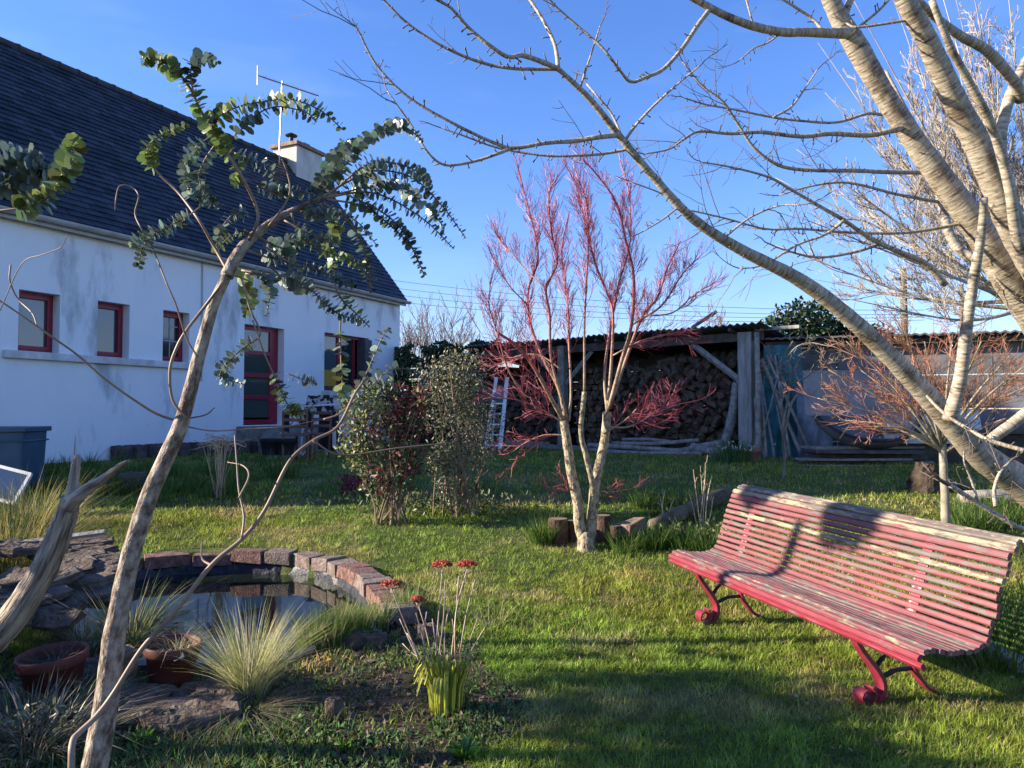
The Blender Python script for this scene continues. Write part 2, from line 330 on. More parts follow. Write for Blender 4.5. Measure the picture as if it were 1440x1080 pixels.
for pl, pr, pt, pb_ in [(26, 84, 405, 494), (137, 182, 423, 501), (229, 266, 436, 507), (343, 399, 455, 600), (456, 519, 467, 549)]:
    t0 = wh(pl, (pt+pb_)/2)[0]; t1 = wh(pr, (pt+pb_)/2)[0]; z1 = wh(pl, pt)[1]; z0 = wh(pl, pb_)[1]; wins.append((t0, t1, z0, z1))
zt = max(w_[3] for w_ in wins[:3]); zb = min(w_[2] for w_ in wins[:3])
zt = np.mean([w_[3] for w_ in wins[:3]]); zb = np.mean([w_[2] for w_ in wins[:3]])
wins = [(w_[0], w_[1], zb, zt) if i < 3 else w_ for i, w_ in enumerate(wins)]
wins[3] = (wins[3][0], wins[3][1], FLOORZ, wins[3][3])
print('WINS', wins, 'T1', T1, 'EAVE', EAVE, 'FLOOR', FLOORZ)
b = MB(); ts = sorted({T0, T1, *[w_[0] for w_ in wins], *[w_[1] for w_ in wins]}); zs = sorted({BASE, EAVE, *[w_[2] for w_ in wins], *[w_[3] for w_ in wins]})
REV = .24
for a0, a1 in zip(ts[:-1], ts[1:]):
    for z0, z1 in zip(zs[:-1], zs[1:]):
        tm, zm = (a0+a1)/2, (z0+z1)/2
        if any(w_[0] < tm < w_[1] and w_[2] < zm < w_[3] for w_ in wins): continue
        b.add([H(a0, 0, z0), H(a1, 0, z0), H(a1, 0, z1), H(a0, 0, z1)], np.array([[0, 1, 2, 3]]))
for t0, t1, z0, z1 in wins:
    for q in ([(t0, z0), (t0, z1)], [(t1, z1), (t1, z0)], [(t0, z1), (t1, z1)], [(t1, z0), (t0, z0)]):
        (ta, za), (tb, zb_) = q; b.add([H(ta, 0, za), H(tb, 0, zb_), H(tb, -REV, zb_), H(ta, -REV, za)], np.array([[0, 1, 2, 3]]))
DW = 5.84; RIDGE = P(440, 236, 21.7)[2]
ga = lambda t: b.add([H(t, 0, BASE), H(t, -DW, BASE), H(t, -DW, EAVE), H(t, -DW/2, RIDGE-.12), H(t, 0, EAVE)], [[0, 1, 2, 3, 4]])
ga(T0); ga(T1); b.add([H(T0, -DW, BASE), H(T1, -DW, BASE), H(T1, -DW, EAVE), H(T0, -DW, EAVE)], np.array([[0, 1, 2, 3]]))
b.build('wall', m_wall, house)
# roof: courses of slates on both slopes
b = MB(); OV = .16; slope = unit(H(0, -DW/2, RIDGE)-H(0, 0, EAVE)); Ls = np.linalg.norm(H(0, -DW/2, RIDGE)-H(0, OV, EAVE-OV*1.29)); nc = 34
for side in (1, -1):
    for k in range(nc):
        a0, a1 = k/nc, (k+1)/nc*1.0+.006
        def pt(t, a, lift):
            n_ = OV+(-DW/2-OV)*a; z_ = (EAVE-.14)+(RIDGE-EAVE+.14)*a
            if side < 0: n_ = -DW-n_
            return H(t, n_+side*lift*.75, z_+lift*.65)
        tt = np.arange(T0-.1+(.13 if k % 2 else 0), T1+.1, .26)
        edges = np.concatenate([[T0-.1], tt[1:], [T1+.1]]); 
        if side < 0: edges = np.array([T0-.1, T1+.1])
        for e0, e1 in zip(edges[:-1], edges[1:]):
            lf = .028+rng.normal(0, .003); b.add([pt(e0+.003, a0, lf), pt(e1-.003, a0, lf), pt(e1-.003, a1, .008), pt(e0+.003, a1, .008), pt(e0+.003, a0, 0), pt(e1-.003, a0, 0)], np.array([[0, 1, 2, 3], [4, 5, 1, 0]]))
    b.add([pt(T0-.1, 0, -.0), pt(T1+.1, 0, 0), pt(T1+.1, 1, 0), pt(T0-.1, 1, 0)], np.array([[0, 1, 2, 3]]))
    b.add([pt(T1+.1, 0, 0), pt(T1+.1, 1, 0), pt(T1+.1, 1, -.14), pt(T1+.1, 0, -.14)], np.array([[0, 1, 2, 3]]))
m_slate = M('slates', (.016, .018, .026), (.030, .034, .046), sc_=3, rough=.5, spec=.35, island=.55, bump=.3, bs=40)
roof = b.build('roof', m_slate, house)
b = MB()
for t in np.arange(T0-.1, T1, .4): b.lathe([(.11, 0), (.115, .03), (.10, .06), (.10, .40)], H(t, -DW/2, RIDGE-.03), 8, HR@ry(math.pi/2))
b.build('ridge_tiles', M('ridge tile', (.035, .035, .04), (.06, .055, .055), sc_=6, rough=.7, island=.2), roof)
b = MB(); th = np.linspace(0, math.pi, 9); prof = [(.075*math.cos(a), -.075*math.sin(a)) for a in th]+[(.068*math.cos(a), -.068*math.sin(a)) for a in th[::-1]]
b.prism([(p[0], p[1]) for p in prof], H(T0-.1, OV+.05, EAVE-.17), WN, A(0, 0, 1), WD, T1-T0+.25); bx(b, T0-.05, T1+.08, .0, OV-.01, EAVE-.22, EAVE-.17); bx(b, T0-.05, T1+.08, OV-.03, OV-.012, EAVE-.30, EAVE-.225)
b.build('gutter', m_zinc, house)
# chimney at the far gable
cb = P(437, 262, 21.2); ct = T1-.55
ch = MB(); zc0 = RIDGE-1.5; zc1 = P(440, 214, 21.5)[2]
bx(ch, ct-.75, ct+.30, -DW/2-.42, -DW/2+.42, zc0, zc1)
chim = ch.build('chimney', M('chimney render', (.40, .38, .33), (.62, .61, .57), sc_=3, rough=.9, bump=.3, st=(1, 1, .4)), roof, bevel=.01)
c2 = MB(); bx(c2, ct-.82, ct+.37, -DW/2-.49, -DW/2+.49, zc1, zc1+.10); bx(c2, ct-.68, ct+.23, -DW/2-.36, -DW/2+.36, zc1+.10, zc1+.20, taper=.85); bx(c2, ct-.2, ct+.1, -DW/2-.18, -DW/2+.18, zc1+.2, zc1+.30, taper=.9)
c2.build('chimney_cap', M('weathered brick cap', (.16, .10, .07), (.30, .22, .16), sc_=9, rough=.9, bump=.5), chim, bevel=.01)
c2 = MB(); c2.lathe([(.06, 0), (.06, .22), (.055, .22)], H(ct-.5, -DW/2, zc1+.15), 12); c2.lathe([(.0, .36), (.17, .27), (.16, .25), (.0, .30)], H(ct-.5, -DW/2, zc1+.13), 16)
c2.build('chimney_cowl', M('black cowl', (.02, .02, .02), rough=.5), chim)
# antenna
ab = MB(); base = P(392, 222, 20.6); topa = P(397, 122, 20.6); ab.tube([base-A(0, 0, .4), topa+A(0, 0, .15)], .022, 6)
l = P(362, 106, 20.2); r_ = P(448, 135, 21.0); ab.tube([l, r_], .018, 5)
bd = unit(r_-l); cr_ = unit(np.cross(bd, [0, 0, 1.0]))
for k in range(26):
    q = l+(r_-l)*(.08+.92*k/26); ab.tube([q-cr_*.13, q+cr_*.13], .006, 4)
for s2 in (-1, 1):
    for k in range(4):
        q = l+A(0, 0, s2*(.05+.06*k)); ab.tube([q-cr_*.22-bd*.0, q+cr_*.22], .007, 4)
    ab.tube([l, l+A(0, 0, s2*.26)], .01, 4)
ab.build('antenna', M('galvanised metal', (.35, .36, .38), rough=.4, metal=.6), roof)
# windows and door
def wframe(b, t0, t1, z0, z1, n, w_, th=.06):
    bx(b, t0, t0+w_, n-th, n, z0, z1); bx(b, t1-w_, t1, n-th, n, z0, z1); bx(b, t0+w_, t1-w_, n-th, n, z1-w_, z1); bx(b, t0+w_, t1-w_, n-th, n, z0, z0+w_)
gl = [m_frost, m_blueg, m_glass]
for i in range(3):
    t0, t1, z0, z1 = wins[i]; b = MB(); wframe(b, t0, t1, z0, z1, -.17, .05); wframe(b, t0+.045, t1-.045, z0+.045, z1-.045, -.155, .055, .05)
    o = b.build('window', m_red, house, bevel=.004); g_ = MB(); bx(g_, t0+.1, t1-.1, -.21, -.2, z0+.1, z1-.1); g_.build('pane', gl[i], o)
    if i == 2:
        k_ = MB(); bx(k_, t0+.3, t0+.32, -.198, -.190, z0+.1, z1-.1)
        for q in (.35, .6, .85): bx(k_, t0+.1, t1-.1, -.198, -.190, z0+q*1.1, z0+q*1.1+.02)
        k_.build('glazing_bars', m_zinc, o)
b = MB(); bx(b, wins[0][0]-.22, wins[2][1]+.12, 0, .09, zb-.12, zb-.002, jit=0); b.build('sill', m_sill, house, bevel=.01)
t0, t1, z0, z1 = wins[3]; b = MB(); wframe(b, t0, t1, z0+.02, z1, -.17, .09); n4 = 4; hgt = (z1-z0-.02-.18)
for k in range(1, 4): zz = z0+.11+hgt*k/4; bx(b, t0+.09, t1-.09, -.225, -.165, zz-.045, zz+.045)
bx(b, t1-.25, t1-.09, -.222, -.168, z0+.11, z1-.09)
door = b.build('door', m_red, house, bevel=.004)
for k in range(4):
    g_ = MB(); bx(g_, t0+.09, t1-.25, -.205, -.195, z0+.11+hgt*k/4+.045, z0+.11+hgt*(k+1)/4-.045 if k < 3 else z1-.09); g_.build('pane', m_blueg if k == 3 else glass('door glass', (.05, .065, .06), (.055, .07, .066)), door)
g_ = MB(); g_.tube([H(t1-.05, -.14, z0+1.0), H(t1-.05, -.1, z0+1.0), H(t1-.17, -.1, z0+1.0)], .012, 6); g_.build('handle', m_zinc, door)
t0, t1, z0, z1 = wins[4]; b = MB(); wframe(b, t0, t1, z0, z1, -.16, .06); tm = t0+(t1-t0)*.42; bx(b, tm-.05, tm+.05, -.215, -.155, z0+.06, z1-.06); bx(b, t1-.45, t1-.38, -.214, -.154, z0+.06, z1-.06)
o = b.build('window', m_red, house, bevel=.004); g_ = MB(); bx(g_, t0+.06, tm-.05, -.2, -.19, z0+.06, z1-.06); g_.build('pane', m_frost, o); g_ = MB(); bx(g_, tm+.05, t1-.45, -.2, -.19, z0+.06, z1-.06); g_.build('pane', m_glass, o)
g_ = MB(); bx(g_, t0+.08, tm-.06, -.188, -.182, z0+.12, z0+.5); g_.build('blind', M('ochre blind', (.45, .26, .03), rough=.8), o)
g_ = MB(); bx(g_, t1-.30, t1-.02, -.15, .10, z0-.05, z1-.05)
for k in range(14): bx(g_, t1-.305, t1-.298, -.14, .09, z0+k*.085, z0+k*.085+.05)
g_.build('shutter', M('folded dark shutter', (.06, .06, .07), (.09, .09, .10), rough=.7), o)
b = MB(); bx(b, t0-.1, t1+.25, 0, .13, z0-.12, z0-.003); b.build('sill', m_sill, house, bevel=.01)
b = MB(); q = wh(284, 365); b.tube([H(q[0], .02, EAVE-.3), H(q[0]+.02, .02, 2.0)], .012, 5); b.build('wall_cable', m_zinc, house)
b = MB(); t0, t1 = wins[3][:2]; bx(b, t0-.2, t1+.35, .0, .8, .5, FLOORZ-.02); bx(b, t0-.35, t1+.6, .8, 1.25, .45, FLOORZ-.2)
tag(b.build('door_steps', M('grey stone step', (.12, .12, .115), (.25, .24, .22), sc_=8, rough=.9, bump=.5), bevel=.02), 'low grey stone steps below the red glazed door', 'steps')

# ---------------------------------------------------------------- woodshed
PF = P(1052, 632, 14.0)*[1, 1, 0]; PL = P(688, 632, 18.4)*[1, 1, 0]
SD = unit(PL-PF); SB = A(-SD[1], SD[0], 0); SB = SB if SB[1] > 0 else -SB; SL = np.linalg.norm(PL-PF)
SR = np.column_stack([SD, SB, [0, 0, 1]])
def K(s, b_, z): return PF+SD*s+SB*b_+A(0, 0, z)
def kx(mb, s0, s1, b0, b1, z0, z1, mat=0, **k): mb.box(K((s0+s1)/2, (b0+b1)/2, (z0+z1)/2), (s1-s0, b1-b0, z1-z0), SR, mat, **k)
RZ = P(1052, 459, 14.0)[2]; GZ = .55
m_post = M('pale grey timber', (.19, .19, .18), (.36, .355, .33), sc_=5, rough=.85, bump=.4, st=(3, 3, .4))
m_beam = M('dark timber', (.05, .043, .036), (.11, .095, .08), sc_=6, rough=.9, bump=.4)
m_corr = M('old corrugated sheet', (.08, .085, .095), (.17, .17, .18), sc_=2.5, rough=.7, bump=.2)
shed = thing('woodshed', K(0, 0, GZ), 'open fronted woodshed with a rippled sheet roof on pale timber posts', 'woodshed')
b = MB(); kx(b, -.13, .13, -.12, .12, GZ-.1, RZ-.1); p1 = b.build('post', m_post, shed, bevel=.01)
for s_ in (4.3,): b = MB(); kx(b, s_-.09, s_+.09, -.09, .09, GZ-.1, RZ-.1); b.build('post', m_wood_grey, shed, bevel=.01)
b = MB(); b.tube([K(.05, 0, RZ-1.05), K(1.15, 0, RZ-.22)], .06, 4); b.build('brace', m_post, shed)
for s0_, d_ in ((4.3, 1), (4.3, -1)): b = MB(); b.tube([K(s0_, 0, RZ-1.0), K(s0_+.8*d_, 0, RZ-.25)], .05, 4); b.build('brace', m_post, shed)
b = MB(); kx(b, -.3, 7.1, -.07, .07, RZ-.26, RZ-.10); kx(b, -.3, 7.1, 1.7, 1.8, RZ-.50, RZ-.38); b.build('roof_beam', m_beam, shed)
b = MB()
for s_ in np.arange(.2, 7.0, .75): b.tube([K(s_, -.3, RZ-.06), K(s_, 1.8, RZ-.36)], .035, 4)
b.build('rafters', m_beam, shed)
b = MB(); S_ = np.arange(-.45, 7.3, .035); wv = .022*np.sin(S_*2*math.pi/.14)
for k in range(4):
    s0, s1 = -.45+k*1.9, -.45+(k+1)*1.9+.1; mk = (S_ >= s0) & (S_ <= s1); ss_, ww = S_[mk], wv[mk]; off = rng.normal(0, .03); lf = .01*(k % 2); e = -.32+rng.normal(0, .08)
    v = np.vstack([[K(a_, e, RZ+.03+w2+lf+off*.3) for a_, w2 in zip(ss_, ww)], [K(a_, 1.9, RZ-.30+w2+lf+off*.3) for a_, w2 in zip(ss_, ww)], [K(a_, e, RZ+.015+w2+lf+off*.3) for a_, w2 in zip(ss_, ww)], [K(a_, 1.9, RZ-.315+w2+lf+off*.3) for a_, w2 in zip(ss_, ww)]])
    n = len(ss_); i = np.arange(n-1); b.add(v, np.vstack([np.stack([i, i+1, i+n+1, i+n], -1), np.stack([i+2*n, i+3*n, i+3*n+1, i+2*n+1], -1), np.stack([i, i+2*n, i+2*n+1, i+1], -1)]))
b.build('roof', m_corr, shed)
b = MB(); z0 = GZ
for k in range(11): kx(b, -.1, 7.1, 1.68, 1.71, z0+k*.2, z0+k*.2+.19, jit=.002)
kx(b, 7.08, 7.12, 0, 1.7, GZ, RZ-.4); kx(b, -.04, -.02, .5, 1.7, GZ, RZ-.4)
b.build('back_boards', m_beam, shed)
b = MB(); b.tube([K(1.0, -.2, RZ+.05), K(.35, -.5, RZ+.26)], .04, 4)
tag(b.build('loose_board', m_post), 'grey board lying loose and sticking up on the woodshed roof', 'board')
# firewood
m_bark = M('firewood bark', (.05, .035, .025), (.13, .10, .075), sc_=14, rough=.95, bump=.6)
m_end = M('firewood cut end', (.05, .034, .024), (.135, .09, .06), sc_=18, rough=.9, bump=.3, island=.4)
def log_bm(kind, r, Ln):
    if kind == 0: n = 9; th = np.arange(n)*2*math.pi/n; pr = [(r*math.cos(t)*(1+rng.normal(0, .06)), r*math.sin(t)*(1+rng.normal(0, .06))) for t in th]
    elif kind == 1: th = np.linspace(0, math.pi, 7); pr = [(1.2*r*math.cos(t)*(1+rng.normal(0, .04)), 1.2*r*math.sin(t)-.5*r) for t in th]
    else:
        th = np.linspace(-.2, 1.5, 6); pr = [(-.8*r, -.7*r)]+[(1.7*r*math.cos(t)-.8*r, 1.7*r*math.sin(t)-.7*r) for t in th]
    b = MB(); n = len(pr); a = [(x, -Ln/2, z) for x, z in pr]; c_ = [(x, Ln/2, z) for x, z in pr]
    b.add(a+c_, [list(range(n))[::-1]] and [[i, (i+1) % n, n+(i+1) % n, n+i] for i in range(n)]); k0 = 0
    b.f.append((np.array([list(range(n))]), 1)); b.f.append((np.array([list(range(2*n-1, n-1, -1))]), 1)); return b
protos = []
for k in range(9):
    me_o = log_bm(k % 3, .070*(.8+.4*rng.random()), .45).build('firewood_log', [m_bark, m_end]); protos.append(me_o)
spots = []
dz = .116; ds = .132; top = lambda s: 1.86-.07*max(0, s-3.5)+.12*math.sin(s*1.7)+.06*math.sin(s*5)
for rr_ in range(16):
    z_ = GZ+.12+rr_*dz
    for cc in range(64):
        s_ = .35+cc*ds+(ds/2 if rr_ % 2 else 0)+rng.normal(0, .016)
        if s_ > 6.95 or abs(s_-4.3) < .17 or z_-GZ > top(s_): continue
        spots.append((s_, z_+rng.normal(0, .012), rng.normal(0, .05)))
spots.sort(key=lambda q: q[0]); print('logs', len(spots))
sa = math.atan2(SD[1], SD[0])
used = set()
for i, (s_, z_, j_) in enumerate(spots[:298]):
    k = i % 9 if i < 9 else rng.integers(9)
    o = protos[k] if i < 9 else protos[k].copy()
    if i >= 9: sc.collection.objects.link(o)
    q = K(s_, .42+j_, z_); o.location = q; o.rotation_euler = (0, rng.random()*6.28, sa+math.pi+rng.normal(0, .05)); o.rotation_mode = 'ZXY'
    tag(o, 'split firewood log stacked in the open woodshed, its cut end facing out', 'firewood log', 'split logs stacked in the woodshed')
b = MB()
for s_, z_, j_ in spots[298:]:
    lb = log_bm(int(rng.integers(3)), .070*(.8+.4*rng.random()), .45); a_ = rng.random()*6.28; rot = rz(sa+math.pi)@ry(a_); q = K(s_, .42+j_, z_); k0 = b.n
    b.add(lb.v[0]@rot.T+q, np.zeros((0, 4), int))
    for f_, m_ in lb.f: b.f.append((f_+k0, m_))
b.f = [x for x in b.f if len(x[0])]
o = b.build('firewood', [m_bark, m_end], kind='stuff'); tag(o, 'rest of the split firewood stacked at the dark far end of the shed', 'firewood')
# boards at the foot of the stack, loose branches
for i, (s0, s1, b_, hz_, lab) in enumerate([(4.6, 5.9, -.12, .2, 'pale plank on edge at the foot of the woodpile, right of the ladder'), (6.0, 7.2, -.05, .16, 'low plank along the woodpile behind the ladder'), (3.2, 4.8, -.2, .14, 'short plank at the foot of the woodpile behind the red twigged tree')]):
    b = MB(); kx(b, s0, s1, b_-.03, b_+.03, GZ-.08, GZ+hz_, jit=.004); tag(b.build('plank', m_wood_grey, bevel=.005), lab, 'plank', 'planks edging the woodpile')
labs = ['long grey split rail lowest in front of the woodpile', 'long bark covered pole lying in front of the woodpile', 'short thick branch leaning on the woodpile near the post', 'crooked branch lying across the others before the woodpile', 'pale stripped pole in front of the woodpile', 'broken slab of wood against the woodpile close to the post', 'thin dark branch on top of the heap before the woodpile']
for i, (s0, s1, z0, z1, bb_, r_) in enumerate([(3.3, .9, .06, .05, -.35, .06), (3.4, 1.1, .16, .12, -.28, .06), (1.2, .3, .1, .3, -.3, .09), (2.8, .8, .22, .34, -.25, .045), (3.0, .6, .05, .1, -.5, .05), (.9, .2, .2, .15, -.42, .1), (2.6, 1.3, .3, .28, -.2, .035)]):
    q0, q1 = K(s0, bb_, GZ+z0), K(s1, bb_-.1, GZ+z1); mid = (q0+q1)/2+rng.normal(0, .05, 3)*[1, 1, .4]
    b = MB(); b.tube(smoothpath([q0, mid, q1], 4), [r_, r_*.8], 7, bump=.05); tag(b.build('loose_branch', m_wood_grey, smooth=True), labs[i], 'branch', 'loose wood in front of the woodpile')
b = MB(); b.tube(smoothpath([K(.55, -.02, GZ), K(.3, -.05, GZ+.7), K(.22, .0, GZ+1.4)], 4), [.1, .07], 8, bump=.05)
tag(b.build('gnarled_trunk', M('pale bark', (.14, .13, .12), (.34, .33, .31), sc_=12, rough=.9, bump=.5), smooth=True), 'gnarled pale trunk leaning beside the shed post', 'trunk')
# poles leaning to the right of the post
plabs = ['straight thin pole leaning nearest the shed post', 'thin crooked pole leaning second from the shed post', 'thick pale pole leaning in the middle of the bundle', 'dark stake leaning behind the pale pole', 'long pole of the bundle slanting most to the right', 'short grey stake at the foot of the leaning poles', 'upright board standing right against the shed post', 'slender rod crossing the other leaning poles', 'rusty stake standing alone right of the leaning poles', 'bent pole leaning before the blue sheet']
pl = [((1078, 640), (1062, 470)), ((1090, 655), (1068, 520)), ((1130, 655), (1072, 505)), ((1108, 650), (1085, 530)), ((1145, 655), (1078, 500)), ((1075, 650), (1062, 560)), ((1066, 640), (1064, 468)), ((1062, 640), (1100, 500)), ((1127, 650), (1129, 600)), ((1112, 655), (1090, 500))]
for i, ((x0, y0), (x1, y1)) in enumerate(pl):
    q0 = gp(x0, 650); dd = 13.2; q0 = P(x0, y0, dd-.1); q0[2] = G(q0[0], q0[1]); q1 = P(x1, y1, dd+.5)
    b = MB(); rr_ = (.03, .025, .04, .03, .033, .04, .06, .018, .03, .028)[i]; b.tube(smoothpath([q0, (q0+q1)/2+rng.normal(0, .02, 3), q1], 4), [rr_, rr_*.7], 6)
    tag(b.build('leaning_pole', m_wood_grey, smooth=True), plabs[i], 'pole', 'poles leaning beside the woodshed')

# ---------------------------------------------------------------- stepladder
m_alu = M('aluminium', (.86, .87, .88), rough=.4, metal=.0, spec=.6)
lad = thing('stepladder', gp(700, 632), 'folding aluminium stepladder standing before the woodpile', 'ladder')
LD = 16.2
fl, fr_ = P(683, 628, LD-.1), P(703, 631, LD-.3); tl, tr_ = P(698, 531, LD+.35), P(713, 531, LD+.25)
for n_, (a_, c_) in {'rail': (fl, tl), 'rail.': (fr_, tr_)}.items():
    b = MB(); b.tube([a_, c_], .042, 4); b.build('rail', m_alu, lad)
for k in range(5):
    t = .03+k*.148; a_, c_ = fl+(tl-fl)*t, fr_+(tr_-fr_)*t; b = MB(); u_ = unit(c_-a_); b.box((a_+c_)/2, (np.linalg.norm(c_-a_), .09, .03), rz(math.atan2(u_[1], u_[0]))); b.build('tread', m_alu, lad)
a_, c_ = fl+(tl-fl)*.70, fr_+(tr_-fr_)*.70; b = MB(); u_ = unit(c_-a_); b.box((a_+c_)/2+A(0, .12, .05), (np.linalg.norm(c_-a_), .32, .22), rz(math.atan2(u_[1], u_[0]))@rx(.9)); b.build('platform', M('grey plastic', (.16, .17, .19), rough=.5), lad)
for dx in (0, 1):
    q = P(706-14*dx, 626, LD+.75); b = MB(); b.tube([q, (P(712, 556, LD+.3) if not dx else P(697, 556, LD+.4))], .018, 4); b.build('rear_leg', m_alu, lad)
# ---------------------------------------------------------------- boundary walls, sheet, tub, boards on the right
def panel(mb, a, b_, z0, z1, th=.12, mat=0):   # upright slab between two ground points
    d = unit((b_-a)*[1, 1, 0]); L_ = np.linalg.norm((b_-a)[:2]); mb.box(((a+b_)/2)*[1, 1, 0]+A(0, 0, (z0+z1)/2), (L_, th, z1-z0), rz(math.atan2(d[1], d[0])), mat)
a0 = P(1078, 640, 14.2)*[1, 1, 0]; a1 = P(1520, 640, 12.6)*[1, 1, 0]; WT = P(1200, 482, 13.8)[2]
wallr = thing('garden_wall', a0+A(0, 0, .5), 'long grey panelled garden wall behind the blue sheet and the round tub', 'wall')
b = MB(); nseg = 4
for i in range(nseg):
    q0, q1 = a0+(a1-a0)*i/nseg, a0+(a1-a0)*(i+1)/nseg
    for k in range(4): panel(b, q0, q1-(q1-q0)*.012, .3+k*(WT-.3)/4, .3+(k+1)*(WT-.3)/4-.02, .08)
b.build('panels', M('grey wall panel', (.10, .105, .115), (.20, .21, .23), (.25, .25, .26), sc_=1.8, rough=.9, bump=.3), wallr)
b = MB()
S_ = np.arange(0, np.linalg.norm(a1-a0), .07); dd = unit(a1-a0); nn = A(dd[1], -dd[0], 0); nn = nn if nn[1] < 0 else -nn
v0 = [a0+dd*s_+nn*.35+A(0, 0, WT+.10+.018*math.sin(s_*42)) for s_ in S_]; v1 = [a0+dd*s_-nn*1.2+A(0, 0, WT+.02+.018*math.sin(s_*42)) for s_ in S_]; v2 = [q-A(0, 0, .03) for q in v0]; n = len(S_); i = np.arange(n-1)
b.add(np.vstack([v0, v1, v2]), np.vstack([np.stack([i, i+1, i+n+1, i+n], -1), np.stack([i, i+2*n, i+2*n+1, i+1], -1), np.stack([i+2*n, i+n, i+n+1, i+2*n+1], -1)])); 
b.build('coping_sheet', m_corr, wallr); b = MB(); panel(b, a0+nn*.2, a1+nn*.2, WT-.06, WT+.03, .07); b.build('rail', m_beam, wallr)
b = MB(); panel(b, P(1062, 470, 14.1)*[1, 1, 0], P(1125, 470, 13.6)*[1, 1, 0], RZ-.08, RZ-.02, .1); tag(b.build('roof_batten', m_post), 'pale batten jutting right from the top of the shed post', 'batten')
# blue sheet (wrinkled, hung)
def sheet(name, c00, c10, c01, c11, mat, amp=.05, lab='', cat='', n=28, fr=3):
    u = np.linspace(0, 1, n); Uu, Vv = np.meshgrid(u, u); nn = unit(np.cross(c10-c00, c01-c00))
    Pq = (c00[None, None]*(1-Uu)[..., None]*(1-Vv)[..., None]+c10*(Uu*(1-Vv))[..., None]+c01*((1-Uu)*Vv)[..., None]+c11*(Uu*Vv)[..., None])
    Pq = Pq+nn*((fbm(Uu*fr*2, Vv*fr, 8)-.5)*2*amp)[..., None]; i = np.arange(n-1)[:, None]*n+np.arange(n-1)[None]
    b = MB(); b.add(Pq.reshape(-1, 3), np.stack([i, i+1, i+n+1, i+n], -1).reshape(-1, 4)); return tag(b.build(name, mat, smooth=True), lab, cat)
sheet('tarpaulin', P(1073, 655, 13.7), P(1131, 655, 13.5), P(1074, 486, 13.8), P(1128, 484, 13.6), M('blue green woven sheet', (.015, .08, .11), (.03, .17, .20), sc_=5, rough=.55, bump=.4), .07, 'blue green woven sheet hanging on the wall right of the woodshed', 'tarpaulin')
sheet('pale_board', P(1122, 640, 13.35), P(1172, 640, 13.2), P(1120, 545, 13.45), P(1166, 548, 13.3), M('pale plastic sheet', (.18, .21, .27), (.28, .32, .38), sc_=6, rough=.5), .03, 'pale blue plastic sheet behind the left edge of the round tub', 'sheet')
# round tub leaning, opening towards the lawn
tubT = thing('round_tub', gp(1212, 636), 'big round dark tub tipped on its side against boards by the wall', 'tub')
tc_ = P(1212, 586, 12.6); rot = rz(-.1)@rx(R(40)); prof = [(0, -.02), (.66, -.02), (.72, .02), (.80, .22), (.84, .22), (.84, .19), (.76, -.03), (.70, -.07), (0, -.07)]
b = MB(); b.lathe(prof, tc_, 40, rot); b.build('bowl', M('dusty black plastic', (.10, .105, .11), (.22, .22, .215), sc_=2.5, rough=.6), tubT, smooth=True)
b = MB(); b.lathe([(.83, .20), (.865, .22), (.865, .235), (.83, .245), (.82, .23), (.83, .20)], tc_, 40, rot); b.build('rim', M('black plastic rim', (.02, .02, .022), rough=.4), tubT, smooth=True)
b = MB(); q = P(1212, 583, 12.05); b.box(q+A(0, .0, .34), (1.75, .03, .72), rz(-.12)@rx(-.12)); tag(b.build('grey_board', M('grey sheet board', (.17, .175, .19), (.28, .285, .30), sc_=2, rough=.85, bump=.2)), 'grey sheet board standing behind twigs over the top of the round tub', 'board')
sc.objects[-1] if False else None
tl_ = ['long weathered board on top of the pile below the round tub', 'dark board second in the pile below the round tub', 'thin pale batten sticking out of the board pile', 'wide black board low in the pile near the wall', 'dirty pallet board under the pile by the wall', 'bottom timber lying in the grass before the board pile']
for i, (x0, x1, yy, dd, h_, c_) in enumerate([(1135, 1285, 628, 12.3, .04, 0), (1140, 1290, 634, 12.1, .05, 1), (1128, 1270, 645, 11.9, .03, 0), (1130, 1295, 641, 12.4, .1, 1), (1130, 1300, 651, 12.2, .06, 0), (1125, 1285, 657, 11.9, .07, 0)]):
    q0, q1 = P(x0, yy, dd), P(x1, yy+rng.normal(0, 2), dd+rng.normal(0, .1)); u_ = unit(q1-q0); b = MB(); b.box((q0+q1)/2, (np.linalg.norm(q1-q0), .5+.2*rng.random(), h_), rz(math.atan2(u_[1], u_[0])), jit=.006)
    tag(b.build('stacked_board', m_wood_grey if c_ == 0 else m_beam, bevel=.004), tl_[i], 'board', 'boards piled by the garden wall')
b = MB(); b.box(P(1345, 606, 12.3), (2.6, .5, .06), rz(-.1)); b.box(P(1345, 632, 12.4), (2.5, .4, .5), rz(-.1)); tag(b.build('dark_workbench', m_beam), 'low dark bench of boards under the right end of the garden wall', 'bench')
b = MB(); b.box(P(1310, 600, 12.2), (1.5, .03, .55), rz(-.08)@rx(-.25)); tag(b.build('leaning_sheet', m_sill), 'dull white panel leaning beside the round tub behind twigs', 'panel')
b = MB(); q = gp(1352, 712); u_ = unit(gp(1460, 712)-q); b.tube(smoothpath([q+A(0, 0, .08), q+u_*.8+A(0, 0, .1), q+u_*1.7+A(0, 0, .08)], 3), [.10, .11, .1], 9, bump=.03); tag(b.build('fallen_log', m_wood_grey, smooth=True), 'pale grey log lying in the grass behind the bench under the big tree', 'log')
st = gp(1300, 690)
b = MB(); b.tube(smoothpath([st+A(0, 0, -.05), st+A(.02, 0, .15), st+A(.05, 0, .33)], 3), [.22, .17, .14], 16, bump=.08); b.tube([st+A(.1, 0, .1), st+A(.5, -.1, .03)], [.09, .03], 7, bump=.1); tag(b.build('tree_stump', M('dark stump wood', (.025, .018, .013), (.075, .052, .036), sc_=9, rough=.95, bump=.8)), 'dark rotting stump in the grass behind the bench', 'stump')

